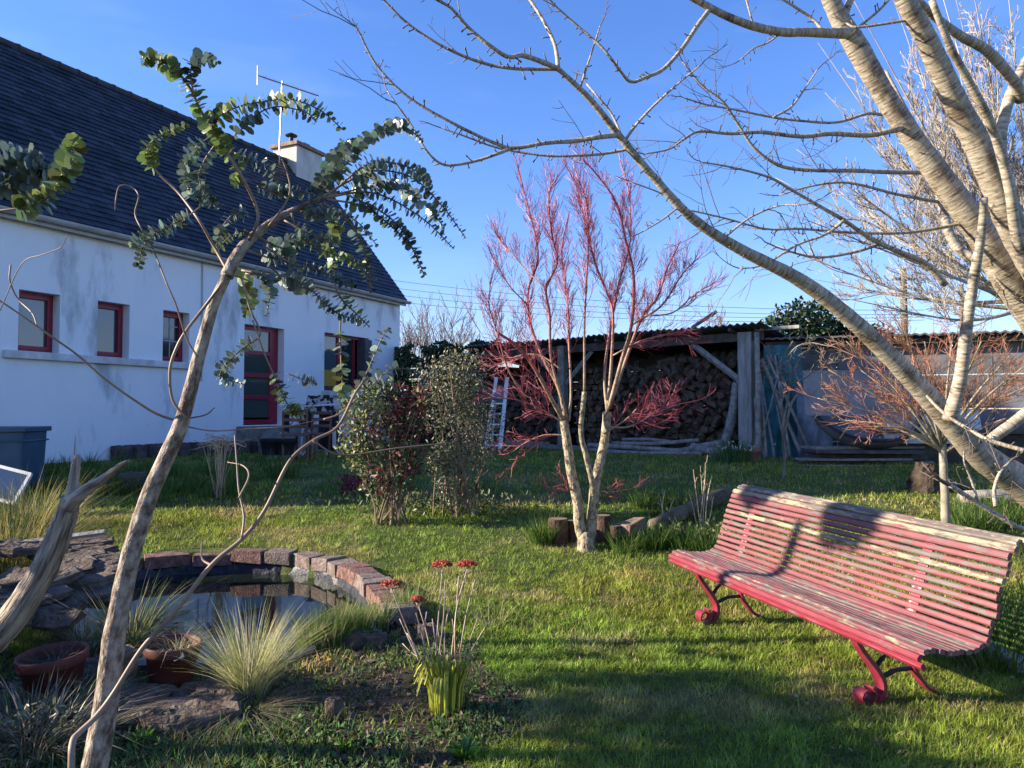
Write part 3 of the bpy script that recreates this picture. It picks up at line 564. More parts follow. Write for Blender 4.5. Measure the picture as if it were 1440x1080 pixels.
# wall between house and shed, ivy on it
a0 = H(T1, -.6, 0)*[1, 1, 0]; a1 = K(7.0, .9, 0)*[1, 1, 0]
b = MB(); zt_ = P(600, 500, 20.0)[2]
for i in range(5):
    q0, q1 = a0+(a1-a0)*i/5, a0+(a1-a0)*(i+1)/5
    for k in range(9): panel(b, q0, q1, .3+k*(zt_-.3)/9, .3+(k+1)*(zt_-.3)/9-.03, .10+.03*(k % 2))
tag(b.build('board_fence', M('grey fence boards', (.07, .085, .10), (.14, .16, .185), sc_=3, rough=.9, bump=.3)), 'grey board fence closing the gap between house and woodshed', 'fence')
b = MB(); k_ = 26000; t = rng.random(k_)**.8; q = a0[None]+(a1-a0)[None]*t[:, None]; dvec = unit(a1-a0); nn = A(dvec[1], -dvec[0], 0); nn = nn if nn[1] < 0 else -nn
hh = rng.random(k_); q[:, 2] = .5+hh*(zt_-.35+.35*fbm(t*9, t*3, 5)); q += nn*(.15+.35*rng.random((k_, 1))*(fbm(t*14, hh*8, 6)[:, None])); keep = fbm(t*12, hh*7, 3) > .47; q = q[keep]; m_ = len(q)
leaves(b, q, rdir(m_, -.3), nn+rdir(m_)*.8, .07, .06, LEAF, vcol((.05, .085, .035), m_))
tag(b.build('ivy', m_leafc), 'dark ivy spilling over the board fence beside the house corner', 'ivy')
b = MB(); q = P(645, 502, 20.6)
for i in range(60): b.box(q+A(rng.uniform(-.9, .9), rng.uniform(-.2, .3), rng.uniform(-1.2, .15)-.1*abs(rng.normal())), (.3, .2, .16), rz(rng.normal(0, .3))@rx(rng.normal(0, .2)), jit=.03)
tag(b.build('rubble_wall', M('brown stone', (.10, .07, .055), (.22, .16, .12), sc_=4, rough=.95, bump=.5), bevel=.02), 'brown broken stone wall showing above the ivy', 'stone wall')

# far hedge, evergreen, poles, cables, far bare trees
o_far = dict(wob=.1, up=.08, n=6, ang=28, ls=.5, rmin=.008, t0=.2)
m_twigfar = M('far bare twig', (.16, .12, .10), (.26, .20, .17), sc_=2, rough=.9)
flabs = ['bare twiggy tree beyond the fence, nearest the house corner', 'bare upright tree beyond the fence, between house and red twigged tree', 'low bare bush rising over the brown stone wall', 'small bare tree showing just above the woodshed roof at its right end']
for i, (px, py, dd, hgt, nst) in enumerate([(590, 500, 34, 2.8, 14), (622, 500, 36, 3.4, 15), (655, 500, 33, 1.9, 12), (1035, 470, 30, 1.9, 9)]):
    q = P(px, py, dd); q[2] = G(q[0], q[1]); t = thing('bare_tree', q, flabs[i], 'tree', 'bare trees beyond the garden'); b = MB(); c_ = MB(); zt2 = P(px, py, dd)[2]-1.2
    for k in range(nst):
        s_ = q+A(rng.uniform(-.9, .9), rng.uniform(-.5, .5), 0); b.tube([s_, s_*[1, 1, 0]+A(0, 0, zt2)], [.05, .03], 4); grow(c_, s_*[1, 1, 0]+A(0, 0, zt2), A(rng.normal(0, .15), 0, 1), hgt*(.6+.5*rng.random()), .022, 2, o_far)
    b.build('trunk', m_twigfar, t); c_.build('crown', m_twigfar, t)
eg = P(1135, 470, 17.5); eg[2] = G(0, 17.5); t = thing('evergreen_bush', eg, 'dark glossy evergreen bush rising above the wall right of the shed', 'bush')
b = MB(); top = P(1135, 452, 17.5); n = 5200; d = rdir(n); rr_ = rng.random(n)**.4; f_ = .75+.5*fbm(d[:, 0]*3+5, d[:, 2]*3+d[:, 1]*2, 4); q = top-A(0, 0, .45)+d*(rr_*f_)[:, None]*A(1.15, .8, .95)
q = np.vstack([q, (P(1215, 474, 17.5)+rdir(900)*rng.random((900, 1))**.5*A(.7, .4, .3))]); n = len(q)
leaves(b, q, rdir(n), rdir(n, .5), .12, .06, LEAF, vcol((.022, .045, .018), n, .4)); b.build('crown', m_leafc, t)
b = MB()
for k in range(5): b.tube([eg+A(rng.normal(0, .2), 0, 0), top+A(rng.normal(0, .5), 0, -.3)], [.06, .02], 5)
b.build('trunk', m_beam, t)
m_pole = M('utility pole wood', (.10, .085, .07), (.18, .155, .13), sc_=4, rough=.9)
for i, (px, pt_, dd) in enumerate([(1270, 378, 30), (1352, 400, 42)]):
    tp = P(px, pt_, dd); b = MB(); b.tube([tp*[1, 1, 0], tp], [.17, .12], 10); u = tag(b.build('utility_pole', m_pole, smooth=True), ['brown wooden utility pole beyond the garden wall, the nearer and taller of two', 'farther wooden utility pole seen low between the branches of the big tree'][i], 'utility pole')
    b = MB(); b.box(tp-A(0, 0, .4), (.9, .1, .1)); b.build('crossarm', m_pole, u)
    for s_ in (-.38, 0, .38): b = MB(); b.lathe([(0, .16), (.035, .13), (.05, .03), (.03, 0)], tp-A(-s_, 0, .34), 8); b.build('insulator', m_sill, u)
m_cab = M('cable', (.03, .03, .035), rough=.6)
for i, (y0, y1) in enumerate([(392, 436), (403, 442), (413, 446), (423, 450)]):
    p0, p1 = P(480, y0-8, 60), P(1300, y1, 48); t = np.linspace(0, 1, 24)[:, None]; pts = p0+(p1-p0)*t-A(0, 0, 1.0)*(t*(1-t)*3.2); b = MB(); b.tube(pts, .014, 4)
    tag(b.build('overhead_cable', m_cab), ['topmost', 'second from top', 'third from top', 'lowest'][i]+' thin cable crossing the sky behind the red twigged tree', 'cable', 'cables across the sky')

# ---------------------------------------------------------------- bench
U = unit(A(.53, -2.22, 0)); Vb = A(-U[1], U[0], 0); Vb = Vb if Vb[0] > 0 else -Vb       # U towards the near end, Vb backwards
q = P(1305, 940, 2.95); q2 = P(940, 785, 5.12)
near0 = A(1.73, 3.262, 0); BL = 2.186; U = A(math.sin(.289), -math.cos(.289), 0); far0 = near0-U*BL; Vb = A(-U[1], U[0], 0); Vb = Vb if Vb[0] > 0 else -Vb
def B(u, v, z): return far0+U*u+Vb*v+A(0, 0, z+.02*(BL-u)*min(1, max(z, 0)/.3))
# profile of the slat bed: front roll, seat dip, curved back, top roll
prof = smoothpath([(.005, .318), (-.018, .35), (.005, .384), (.06, .394), (.16, .378), (.25, .372), (.325, .395), (.365, .45), (.395, .54), (.43, .64), (.47, .73), (.51, .80), (.545, .835), (.585, .832)], 12)
ps = sh([[0], np.cumsum(np.linalg.norm(np.diff(prof, axis=0), axis=1))]); tot_ = ps[-1]; nsl = 25
bench = thing('garden_bench', B(BL/2, .25, 0), 'red slatted garden bench with peeling paint and lichen on scrolled iron legs', 'bench')
m_slat = bpy.data.materials.new('peeling red slats'); m_slat.use_nodes = True; t_ = m_slat.node_tree; N = t_.nodes.new; bs = t_.nodes['Principled BSDF']; bs.inputs['Roughness'].default_value = .6
at = N('ShaderNodeAttribute'); at.attribute_name = 'tuv'; ca = N('ShaderNodeAttribute'); ca.attribute_name = 'Col'
sepc = N('ShaderNodeSeparateColor'); L2 = t_.links.new; L2(ca.outputs['Color'], sepc.inputs[0])
def nz(sc_, st, det=6):
    mp = N('ShaderNodeMapping'); mp.inputs['Scale'].default_value = st; L2(at.outputs['Vector'], mp.inputs['Vector']); n_ = N('ShaderNodeTexNoise'); n_.inputs['Scale'].default_value = sc_; n_.inputs['Detail'].default_value = det; n_.inputs['Roughness'].default_value = .7; L2(mp.outputs[0], n_.inputs['Vector']); return n_.outputs['Fac']
def mixc(f, a, b_):
    m_ = N('ShaderNodeMix'); m_.data_type = 'RGBA'; L2(f, m_.inputs['Factor'])
    for k_, v_ in (('A', a), ('B', b_)):
        if isinstance(v_, tuple): m_.inputs[k_].default_value = (*v_, 1)
        else: L2(v_, m_.inputs[k_])
    return m_.outputs['Result']
def thr(src, level, soft=.04):   # src + level -> mask
    a_ = N('ShaderNodeMath'); a_.operation = 'ADD'; L2(src, a_.inputs[0]); L2(level, a_.inputs[1]); r_ = N('ShaderNodeMapRange'); r_.inputs['From Min'].default_value = 1-soft; r_.inputs['From Max'].default_value = 1+soft; L2(a_.outputs[0], r_.inputs['Value']); return r_.outputs[0]
fade = mixc(nz(7, (1, 1, 5)), (.12, .02, .03), (.25, .085, .09)); fade = mixc(sepc.outputs['Blue'], fade, (.20, .014, .03))
wood = mixc(nz(12, (.8, 7, 7)), (.06, .048, .045), (.19, .15, .13)); wsp = N('ShaderNodeValue'); wsp.outputs[0].default_value = .42; wsp = wsp.outputs[0]; lich = mixc(nz(40, (1, 2, 2)), (.20, .17, .11), (.36, .31, .20))
c_ = mixc(thr(nz(5, (1.2, 7, 7), 8), sepc.outputs['Red'], .025), fade, wood); c_ = mixc(thr(nz(3.1, (1, 2.2, 2.2), 10), wsp, .03), c_, wood); c_ = mixc(thr(nz(7, (1, 4, 4), 8), sepc.outputs['Green']), c_, lich)
L2(c_, bs.inputs['Base Color']); bp = N('ShaderNodeBump'); bp.inputs['Strength'].default_value = .5; bp.inputs['Distance'].default_value = .004; L2(nz(16, (1, 8, 8), 8), bp.inputs['Height']); L2(bp.outputs[0], bs.inputs['Normal'])
seat, back = MB(), MB()
# wear per slat: red = bare wood level, green = lichen level, blue = fresh deep red
wear = [(.30, .20, 1), (.34, .25, .8), (.44, .42, 0), (.50, .44, 0), (.44, .36, 0), (.52, .40, 0), (.50, .38, 0), (.46, .36, 0), (.55, .40, 0), (.52, .40, 0), (.44, .32, 0), (.40, .3, 0),
        (.44, .28, 0), (.42, .26, 0), (.46, .33, 0), (.42, .26, 0), (.47, .36, 0), (.42, .3, 0), (.52, .51, 0), (.48, .38, 0), (.42, .30, 0), (.45, .34, 0), (.54, .50, 0), (.56, .46, 0), (.57, .46, 0)]
for i in range(nsl):
    s0 = (i+.5)/nsl*tot_; pv = A(np.interp(s0, ps, prof[:, 0]), np.interp(s0, ps, prof[:, 1])); pv2 = A(np.interp(s0+.01, ps, prof[:, 0]), np.interp(s0+.01, ps, prof[:, 1])); t = unit(pv2-pv) if i < nsl-1 else unit(pv-A(np.interp(s0-.01, ps, prof[:, 0]), np.interp(s0-.01, ps, prof[:, 1])))
    nr = A(-t[1], t[0]); gap = .008 if i < 11 else (.0105 if i < 21 else .005); wd_ = tot_/nsl-gap; th = .022; nx = 44
    lo_, hi_ = -.0+rng.normal(0, .006), BL+rng.normal(0, .006)
    us = np.linspace(lo_, hi_, nx); sag = .004*np.sin(us*3+i); cr_ = [(-wd_/2, -th/2), (wd_/2, -th/2), (wd_/2, th*.25), (wd_*.3, th/2), (-wd_*.3, th/2), (-wd_/2, th*.25)]
    V_ = []; T_ = []
    for ui, u_ in enumerate(us):
        for (ca_, cb_) in cr_:
            e = rng.normal(0, .0006); pvv = pv+t*(ca_+e)+nr*(cb_+e+sag[ui]*.5); V_.append(B(u_, pvv[0], pvv[1])); T_.append((u_, pvv[0]+i*1.7, pvv[1]+i*.37))
    idx = np.arange(nx-1)[:, None]*6; j = np.arange(6)[None]; f_ = np.stack([idx+j, idx+(j+1) % 6, idx+6+(j+1) % 6, idx+6+j], -1).reshape(-1, 4)
    mb_ = seat if i < 12 else back; k0 = mb_.n; mb_.add(V_, f_, 0, np.tile(A(*wear[i]), (len(V_), 1)), np.array(T_)); mb_.f.append((np.array([[5, 4, 3, 2, 1, 0]])+k0, 0)); mb_.f.append((np.array([list(range(6))])+k0+(nx-1)*6, 0))
seat.build('seat', m_slat, bench); back.build('backrest', m_slat, bench)
m_iron = M('red painted iron', (.15, .012, .026), (.23, .028, .045), sc_=14, rough=.38, spec=.5, bump=.15)
m_iron2 = M('worn red painted iron', (.28, .05, .075), (.6, .53, .50), sc_=30, rough=.5, lo=.56, hi=.62)
m_rod = M('dark iron rod', (.02, .018, .018), (.06, .03, .03), sc_=10, rough=.6)
def strip(mb, pts, wu, th, uc, rgd=None):     # flat bar following a (v,z) path; wu = width along the bench
    p = smoothpath(pts, 8); t = unit(np.gradient(p, axis=0)); nr = np.stack([-t[:, 1], t[:, 0]], -1); wv = np.interp(np.linspace(0, 1, len(p)), np.linspace(0, 1, len(np.atleast_1d(wu))), np.atleast_1d(wu)) if np.ndim(wu) else np.full(len(p), wu); V_ = []
    for q_, n_, w_ in zip(p, nr, wv):
        for a_, c_ in ((-1, -1), (1, -1), (1, 1), (-1, 1)): e = q_+n_*c_*th/2; V_.append(B(uc+a_*w_/2, e[0], e[1]))
    m_ = len(p); idx = np.arange(m_-1)[:, None]*4; j = np.arange(4)[None]; k0 = mb.n
    mb.add(V_, np.stack([idx+j, idx+(j+1) % 4, idx+4+(j+1) % 4, idx+4+j], -1).reshape(-1, 4)); mb.f.append((np.array([[3, 2, 1, 0]])+k0, 0)); mb.f.append((np.array([[0, 1, 2, 3]])+k0+(m_-1)*4, 0))
off = prof.copy(); t = unit(np.gradient(off, axis=0)); nr = np.stack([-t[:, 1], t[:, 0]], -1); off = off-nr*.017
for uc in (.27, BL-.45):
    b = MB(); strip(b, off[8:-8:6], .06, .010, uc); b.build('bracket', m_iron2, bench)
    b = MB(); strip(b, [(.02, .345), (.045, .29), (.085, .235), (.14, .17), (.175, .11), (.17, .05), (.14, .018)], [.035, .05, .06, .07, .07, .06], .022, uc)
    a_ = np.linspace(0, 1.55*math.pi*1.3, 22); strip(b, [(.06+(.048-.0035*t2)*math.sin(-t2+2.6)*1.0+.02, .052-(.046-.0035*t2)*math.cos(-t2+2.6)) for t2 in a_], .072, .010, uc)
    strip(b, [(.16, .05), (.13, .016), (.08, .008)], .06, .012, uc); b.build('leg', m_iron, bench, bevel=.003)
    b = MB(); strip(b, [(.35, .40), (.38, .33), (.35, .25), (.37, .15), (.44, .06), (.51, .02)], [.035, .045, .05, .04], .018, uc); b.build('leg', m_iron, bench, bevel=.003)
    b = MB(); b.tube([B(uc, .175, .12), B(uc, .27, .15), B(uc, .37, .15)], .012, 6); b.tube([B(uc, .15, .17), B(uc, .21, .23), B(uc, .31, .35)], .011, 6); b.build('stretcher', m_rod, bench)
b = MB(); q0 = gp(1330, 893); q1 = gp(1432, 945); u_ = unit(q1-q0); b.box((q0+q1)/2+A(0, 0, .045), (np.linalg.norm(q1-q0)+.15, .10, .07), rz(math.atan2(u_[1], u_[0])), jit=.004); tag(b.build('timber_beam', m_wood_grey, bevel=.008), 'weathered squared timber lying in the grass behind the near end of the bench', 'timber')
# ---------------------------------------------------------------- traced limbs, each at its own depth
def tr(pts, d0, d1, w0, w1, per=5, jit=.0):
    n = len(pts); dd = np.linspace(d0, d1, n)
    if jit: dd = dd+np.concatenate([[0], rng.normal(0, jit, n-1)])
    p = np.array([P(x, y, d) for (x, y), d in zip(pts, dd)]); p = smoothpath(p, per)
    r = np.interp(np.linspace(0, 1, len(p)), np.linspace(0, 1, n), np.linspace(w0, w1, n)*dd/F/2); return p, r
def spurs(mb, path, r, step, o, t0=0, t1=1, ln=.05, mat=0):
    L_ = np.sum(np.linalg.norm(np.diff(path, axis=0), axis=1)); n = max(1, int(L_*(t1-t0)/step))
    for i in range(n):
        t = t0+(t1-t0)*(i+rng.random())/n; q, ax = along(path, min(t, .999)); pd = perp(ax); rr_ = np.interp(t, np.linspace(0, 1, len(r)), r); a_ = R(rng.uniform(45, 85)); d = ax*math.cos(a_)+pd*math.sin(a_); l = ln*(.4+1.1*rng.random())
        p = np.array([q+pd*rr_*.6, q+pd*rr_+d*l*.6, q+pd*rr_+d*l]); rb = max(.0022, min(.004, rr_*.5)); mb.tube(p, [rb, rb*.9, rb*1.5, ], n=4, mat=mat)
# ---- cherry tree on the right
m_cherry = bpy.data.materials.new('cherry bark'); m_cherry.use_nodes = True; t_ = m_cherry.node_tree; N = t_.nodes.new; L2 = t_.links.new; bs = t_.nodes['Principled BSDF']; bs.inputs['Roughness'].default_value = .62
at = N('ShaderNodeAttribute'); at.attribute_name = 'tuv'
def nz2(sc_, st, det=6):
    mp = N('ShaderNodeMapping'); mp.inputs['Scale'].default_value = st; L2(at.outputs['Vector'], mp.inputs['Vector']); n_ = N('ShaderNodeTexNoise'); n_.inputs['Scale'].default_value = sc_; n_.inputs['Detail'].default_value = det; n_.inputs['Roughness'].default_value = .65; L2(mp.outputs[0], n_.inputs['Vector']); return n_.outputs['Fac']
def ramp(src, els):
    rp = N('ShaderNodeValToRGB'); e = rp.color_ramp.elements; e[0].position, e[0].color = els[0][0], (*els[0][1], 1); e[1].position, e[1].color = els[-1][0], (*els[-1][1], 1)
    for p_, c_ in els[1:-1]: k_ = e.new(p_); k_.color = (*c_, 1)
    L2(src, rp.inputs['Fac']); return rp.outputs['Color']
bands = nz2(13, (.9, .9, 5.5)); big = nz2(3, (1.5, 1.5, 1.2), 4)
c1 = ramp(bands, [(.34, (.07, .05, .035)), (.44, (.26, .21, .15)), (.55, (.37, .325, .25)), (.68, (.53, .475, .375))]); c2 = ramp(bands, [(.34, (.045, .032, .025)), (.5, (.17, .13, .09)), (.66, (.38, .31, .21))])
m_ = N('ShaderNodeMix'); m_.data_type = 'RGBA'; mr = N('ShaderNodeMapRange'); mr.inputs['From Min'].default_value = .5; mr.inputs['From Max'].default_value = .62; L2(big, mr.inputs['Value']); L2(mr.outputs[0], m_.inputs['Factor']); L2(c1, m_.inputs['A']); L2(c2, m_.inputs['B']); L2(m_.outputs['Result'], bs.inputs['Base Color'])
bp = N('ShaderNodeBump'); bp.inputs['Strength'].default_value = .55; bp.inputs['Distance'].default_value = .008; L2(bands, bp.inputs['Height']); L2(bp.outputs[0], bs.inputs['Normal'])
m_twig = M('cherry twig', (.07, .05, .04), (.20, .155, .12), sc_=12, rough=.6, coord='tuv', st=(1, 1, 3))
CB = P(1565, 700, 5.6); CB[2] = 0.02+G(CB[0], CB[1])
cherry = thing('cherry_tree', CB, 'big bare tree with banded silvery bark leaning in from the right over the bench', 'tree')
tk, br, tw = MB(), MB(), MB()
root = [CB-A(0, 0, .2), CB+A(0, 0, .35)]
def rootpath(pts, d0, d1, w0, w1): 
    p, r = tr(pts, d0, d1, w0, w1); return p, r
oc = dict(wob=.13, up=.03, n=4, ang=48, ls=.5, rmin=.0014, t0=.15)
# lower limb rises from the trunk base to the far left
Apts = [(1530, 760), (1440, 682), (1385, 645), (1335, 592), (1270, 520), (1200, 452), (1130, 397), (1040, 350), (975, 308), (920, 250), (870, 190), (830, 140), (785, 97)]
Aw = [60, 46, 39, 33, 27, 23.5, 20, 15.5, 13, 11, 10, 8.5, 7]; dA = np.linspace(5.5, 4.3, len(Apts))
pA = smoothpath(np.array([P(x, y, d) for (x, y), d in zip(Apts, dA)]), 6); rA = np.interp(np.linspace(0, 1, len(pA)), np.linspace(0, 1, len(Apts)), np.array(Aw)*dA/F/2); tk.tube(pA, rA, 14, bump=.02)
Cpts = [(1560, 760), (1545, 640), (1490, 500), (1446, 430), (1414, 385), (1375, 322), (1330, 260), (1280, 190), (1240, 128), (1207, 70), (1180, 25), (1160, -20), (1130, -90)]; Cw = [78, 64, 52, 46, 42, 38, 34, 29, 28, 31, 25, 22, 20]
dC = np.linspace(5.6, 4.9, len(Cpts)); pC = smoothpath(np.array([P(x, y, d) for (x, y), d in zip(Cpts, dC)]), 6); rC = np.interp(np.linspace(0, 1, len(pC)), np.linspace(0, 1, len(Cpts)), np.array(Cw)*dC/F/2); tk.tube(pC, rC, 16, bump=.02)
for c_, (pt_, d_) in enumerate([((1540, 850), 5.6)]): tk.tube(smoothpath([CB-A(0, 0, .3), CB+A(0, 0, .25), P(1560, 770, 5.58), P(1548, 660, 5.6)], 5), [.34, .26, .24, .20], 14, bump=.03)
limbs = [ # pts, d0, d1, w0, w1
 ([(1555, 580), (1500, 450), (1450, 365), (1423, 317), (1403, 267), (1373, 200), (1343, 143), (1320, 93), (1300, 50), (1273, 0), (1240, -70)], 5.3, 4.5, 44, 24),
 ([(1335, 590), (1350, 535), (1358, 470), (1368, 400), (1380, 330), (1384, 278)], 5.0, 4.6, 20, 10),
 ([(1530, 520), (1455, 400), (1430, 333), (1420, 267), (1403, 200), (1387, 160), (1360, 110), (1337, 67), (1310, 0)], 5.1, 4.4, 17, 9),
 ([(1425, 290), (1412, 250), (1407, 200), (1413, 160), (1427, 120), (1445, 85), (1480, 20)], 5.2, 5.2, 17, 14),
 ([(1436, 140), (1427, 117), (1390, 73), (1350, 50), (1310, 20), (1287, -5)], 5.2, 4.8, 17, 9),
 ([(1197, 46), (1185, 47), (1160, 46), (1130, 45), (1100, 45), (1060, 37), (1020, 22), (990, 6), (965, -8)], 5.03, 4.6, 15, 9),
 ([(1445, 440), (1395, 375), (1340, 340), (1310, 225), (1270, 150), (1245, 100)], 5.5, 6.1, 18, 6),
 ([(1450, 575), (1421, 598), (1395, 617), (1375, 640)], 5.3, 5.35, 16, 15)]
main_paths = [pA, pC]
for pts, d0, d1, w0, w1 in limbs: p, r = tr(pts, d0, d1, w0, w1, 6); tk.tube(p, r, 12, bump=.02); main_paths.append(p)
def pj(q):
    v = q-A(0, 0, EYE); d = v[..., 1]*math.cos(PITCH)+v[..., 2]*math.sin(PITCH); u_ = -v[..., 1]*math.sin(PITCH)+v[..., 2]*math.cos(PITCH); return np.stack([720+F*v[..., 0]/d, 540-F*u_/d, d], -1)
MAIN = [pj(q_) for q_ in main_paths]
def snap(pt, lim=34):
    best = None
    for m_ in MAIN:
        k = np.argmin(np.hypot(m_[:, 0]-pt[0], m_[:, 1]-pt[1])); e = math.hypot(m_[k, 0]-pt[0], m_[k, 1]-pt[1])
        if e < lim and (best is None or e < best[0]): best = (e, m_[k])
    return best
tk.build('trunk', m_cherry, cherry, smooth=True)
brs = [
 ([(992, 20), (980, 37), (960, 67), (933, 97), (910, 108), (887, 115), (870, 97), (847, 67), (813, 37), (783, 10), (770, -5)], 4.5, 4.1, 7, 2.2),
 ([(785, 96), (765, 88), (735, 78), (715, 80), (690, 65), (660, 40), (635, 12), (608, -4)], 4.3, 3.9, 8, 4),
 ([(787, 97), (745, 97), (720, 96), (685, 90), (650, 78), (610, 58), (570, 30), (535, -5)], 4.3, 4.0, 5.5, 3.2),
 ([(787, 96), (782, 70), (775, 50), (760, 22), (742, -5)], 4.3, 4.5, 6.5, 4),
 ([(862, 190), (840, 193), (810, 198), (770, 201), (725, 208), (700, 203), (640, 175), (575, 137), (530, 92), (505, 45), (500, 37)], 4.4, 3.9, 8, 2),
 ([(715, 210), (700, 216), (670, 226), (640, 232), (620, 230), (600, 212), (578, 175), (560, 150), (545, 128)], 4.2, 3.9, 5, 2),
 ([(878, 212), (850, 216), (810, 219), (770, 219), (720, 212), (690, 205), (655, 192), (620, 180)], 4.4, 4.2, 4.5, 2),
 ([(883, 193), (895, 175), (920, 148), (945, 125), (965, 108), (985, 92)], 4.4, 4.2, 4.5, 2), ([(886, 188), (860, 160), (840, 135), (825, 118)], 4.4, 4.5, 3.5, 2.5), ([(815, 120), (825, 95), (835, 65), (844, 36)], 4.3, 4.3, 3.5, 1.8),
 ([(1280, 160), (1247, 162), (1220, 160), (1177, 172), (1127, 170), (1087, 165), (1027, 153), (993, 147), (960, 137)], 4.95, 4.5, 5, 2),
 ([(1275, 185), (1257, 183), (1220, 190), (1167, 188), (1127, 192), (1070, 186), (1027, 188), (983, 185), (960, 197), (940, 210), (904, 217)], 5.1, 4.6, 9, 2),
 ([(1310, 244), (1253, 242), (1200, 240), (1160, 240), (1120, 238), (1090, 230), (1060, 207), (1037, 173), (1017, 143), (987, 120), (960, 87)], 5.0, 4.4, 7, 2.2),
 ([(1330, 400), (1300, 370), (1273, 358), (1227, 337), (1187, 310), (1147, 287), (1113, 267), (1083, 250), (1037, 237), (983, 227)], 5.3, 4.8, 9, 2),
 ([(1353, 322), (1277, 327), (1193, 327), (1127, 322), (1077, 322), (1020, 307), (967, 295)], 5.0, 4.6, 5, 2),
 ([(1330, 287), (1260, 273), (1193, 257), (1140, 262), (1095, 275)], 5.1, 4.9, 5, 2),
 ([(1087, 165), (1113, 150), (1133, 123), (1150, 97)], 4.6, 4.6, 3.5, 1.8), ([(1022, 332), (1053, 307), (1093, 290), (1127, 288)], 4.65, 4.5, 3.5, 1.8),
 ([(1028, 340), (1000, 320), (960, 290), (930, 272), (885, 255)], 4.6, 4.6, 3.5, 1.8), ([(955, 295), (930, 310), (905, 325)], 4.5, 4.4, 3, 1.8),
 ([(1280, 553), (1325, 579), (1363, 604), (1395, 620), (1445, 635)], 4.9, 4.4, 4, 6.5),
 ([(1445, 745), (1427, 739), (1395, 720), (1363, 700), (1334, 681)], 4.3, 4.2, 7, 7), ([(1375, 705), (1366, 675), (1356, 650), (1356, 635)], 4.25, 4.25, 4, 2), ([(1400, 712), (1398, 690), (1406, 665), (1420, 650)], 4.3, 4.4, 6, 4),
 ([(1187, 310), (1160, 330), (1120, 345), (1075, 372), (1040, 378)], 5.0, 5.0, 5, 2), ([(1240, 342), (1200, 355), (1150, 362), (1105, 352), (1075, 340)], 5.2, 5.0, 5, 2),
 ([(1100, 45), (1080, 60), (1060, 68), (1040, 85)], 4.7, 4.6, 3, 1.6), ([(1160, 46), (1140, 25), (1110, 5), (1090, -5)], 4.9, 4.9, 5, 3),
 ([(1187, 30), (1190, 15), (1200, -10)], 4.95, 4.95, 12, 10), ([(1205, 42), (1230, 20), (1250, 0)], 4.9, 4.8, 4, 3), ([(1270, 40), (1210, 38), (1190, 33)], 4.7, 4.7, 4, 3),
 ([(1380, 335), (1400, 390), (1430, 420), (1450, 430)], 5.0, 5.0, 5, 3), ([(1060, 40), (1055, 20), (1048, -5)], 4.6, 4.6, 3, 2)]
for i, (pts, d0, d1, w0, w1) in enumerate(brs):
    sn = snap(pts[0]); pts = list(pts)
    if sn is not None: d1 += sn[1][2]-d0; d0 = sn[1][2]; pts[0] = (sn[1][0], sn[1][1])
    p, r = tr(pts, d0, d1, w0, w1, 5, jit=.02); br.tube(p, r, 7, bump=.04); spurs(tw, p, r, .045, oc, .08, 1, .035)
    L_ = np.sum(np.linalg.norm(np.diff(p, axis=0), axis=1)); dens = .30 if pts[0][0] > 1000 and pts[0][1] > 120 else .75
    for k in range(int(L_/dens)):
        t = .12+.85*rng.random(); q, ax = along(p, t); nd = ax*.72+perp(ax)*.7; grow(tw, q, nd, .18+.35*rng.random(), .0036, 1, oc)
    q, ax = along(p, .995); grow(tw, q, ax, .1+.12*rng.random(), max(r[-1], .002), 1, oc)
spurs(tw, pA, rA, .12, oc, .2, 1, .03)
br.build('branches', m_cherry, cherry, smooth=True); tw.build('twigs', m_twig, cherry, smooth=True)
# ---- pale finely branched tree behind it
m_pale = M('pale grey bark', (.24, .20, .155), (.46, .40, .32), sc_=3, rough=.8)
T2 = P(1490, 640, 10.0); T2[2] = G(T2[0], T2[1]); tree2 = thing('bare_tree', T2, 'pale bare tree with a dense fan of fine twigs behind the big banded tree', 'tree')
b, c_ = MB(), MB(); hub = P(1455, 410, 10.0); b.tube(smoothpath([T2-A(0, 0, .1), (T2+hub)/2+A(.05, 0, 0), hub], 4), [.16, .12], 10, bump=.03)
o2 = dict(wob=.10, up=.10, n=6, ang=34, ls=.50, rmin=.0032, t0=.12)
for (x, y) in [(1120, 210), (1110, 300), (1160, 130), (1215, 60), (1260, 10), (1310, -60), (1360, -60), (1410, -90), (1470, -50), (1090, 345), (1130, 390), (1190, 420), (1230, 180), (1340, 60), (1500, 60), (1180, 260), (1290, 120), (1400, 60), (1150, 60), (1200, 0), (1240, -60), (1300, 60), (1340, -20), (1380, 20), (1090, 250), (1250, 240), (1320, 160)]:
    e = P(x, y, 10+rng.normal(0, .8)); mid = (hub*.55+e*.45)-A(.0, 0, .22)+rng.normal(0, .08, 3); p = smoothpath([hub-A(0, 0, rng.random()*.6), mid, e], 8); L_ = np.linalg.norm(e-hub); b.tube(p, [.034, .016, .003], 6)
    for k in range(int(L_*4)):
        t = .18+.8*(k+rng.random())/int(L_*5+1); q, ax = along(p, t); grow(c_, q, ax*.85+perp(ax)*.5+A(-.05, 0, .12), (.9-.45*t)*(.6+.6*rng.random()), .0075, 2, o2)
b.build('trunk', m_pale, tree2, smooth=True); c_.build('crown', m_pale, tree2)

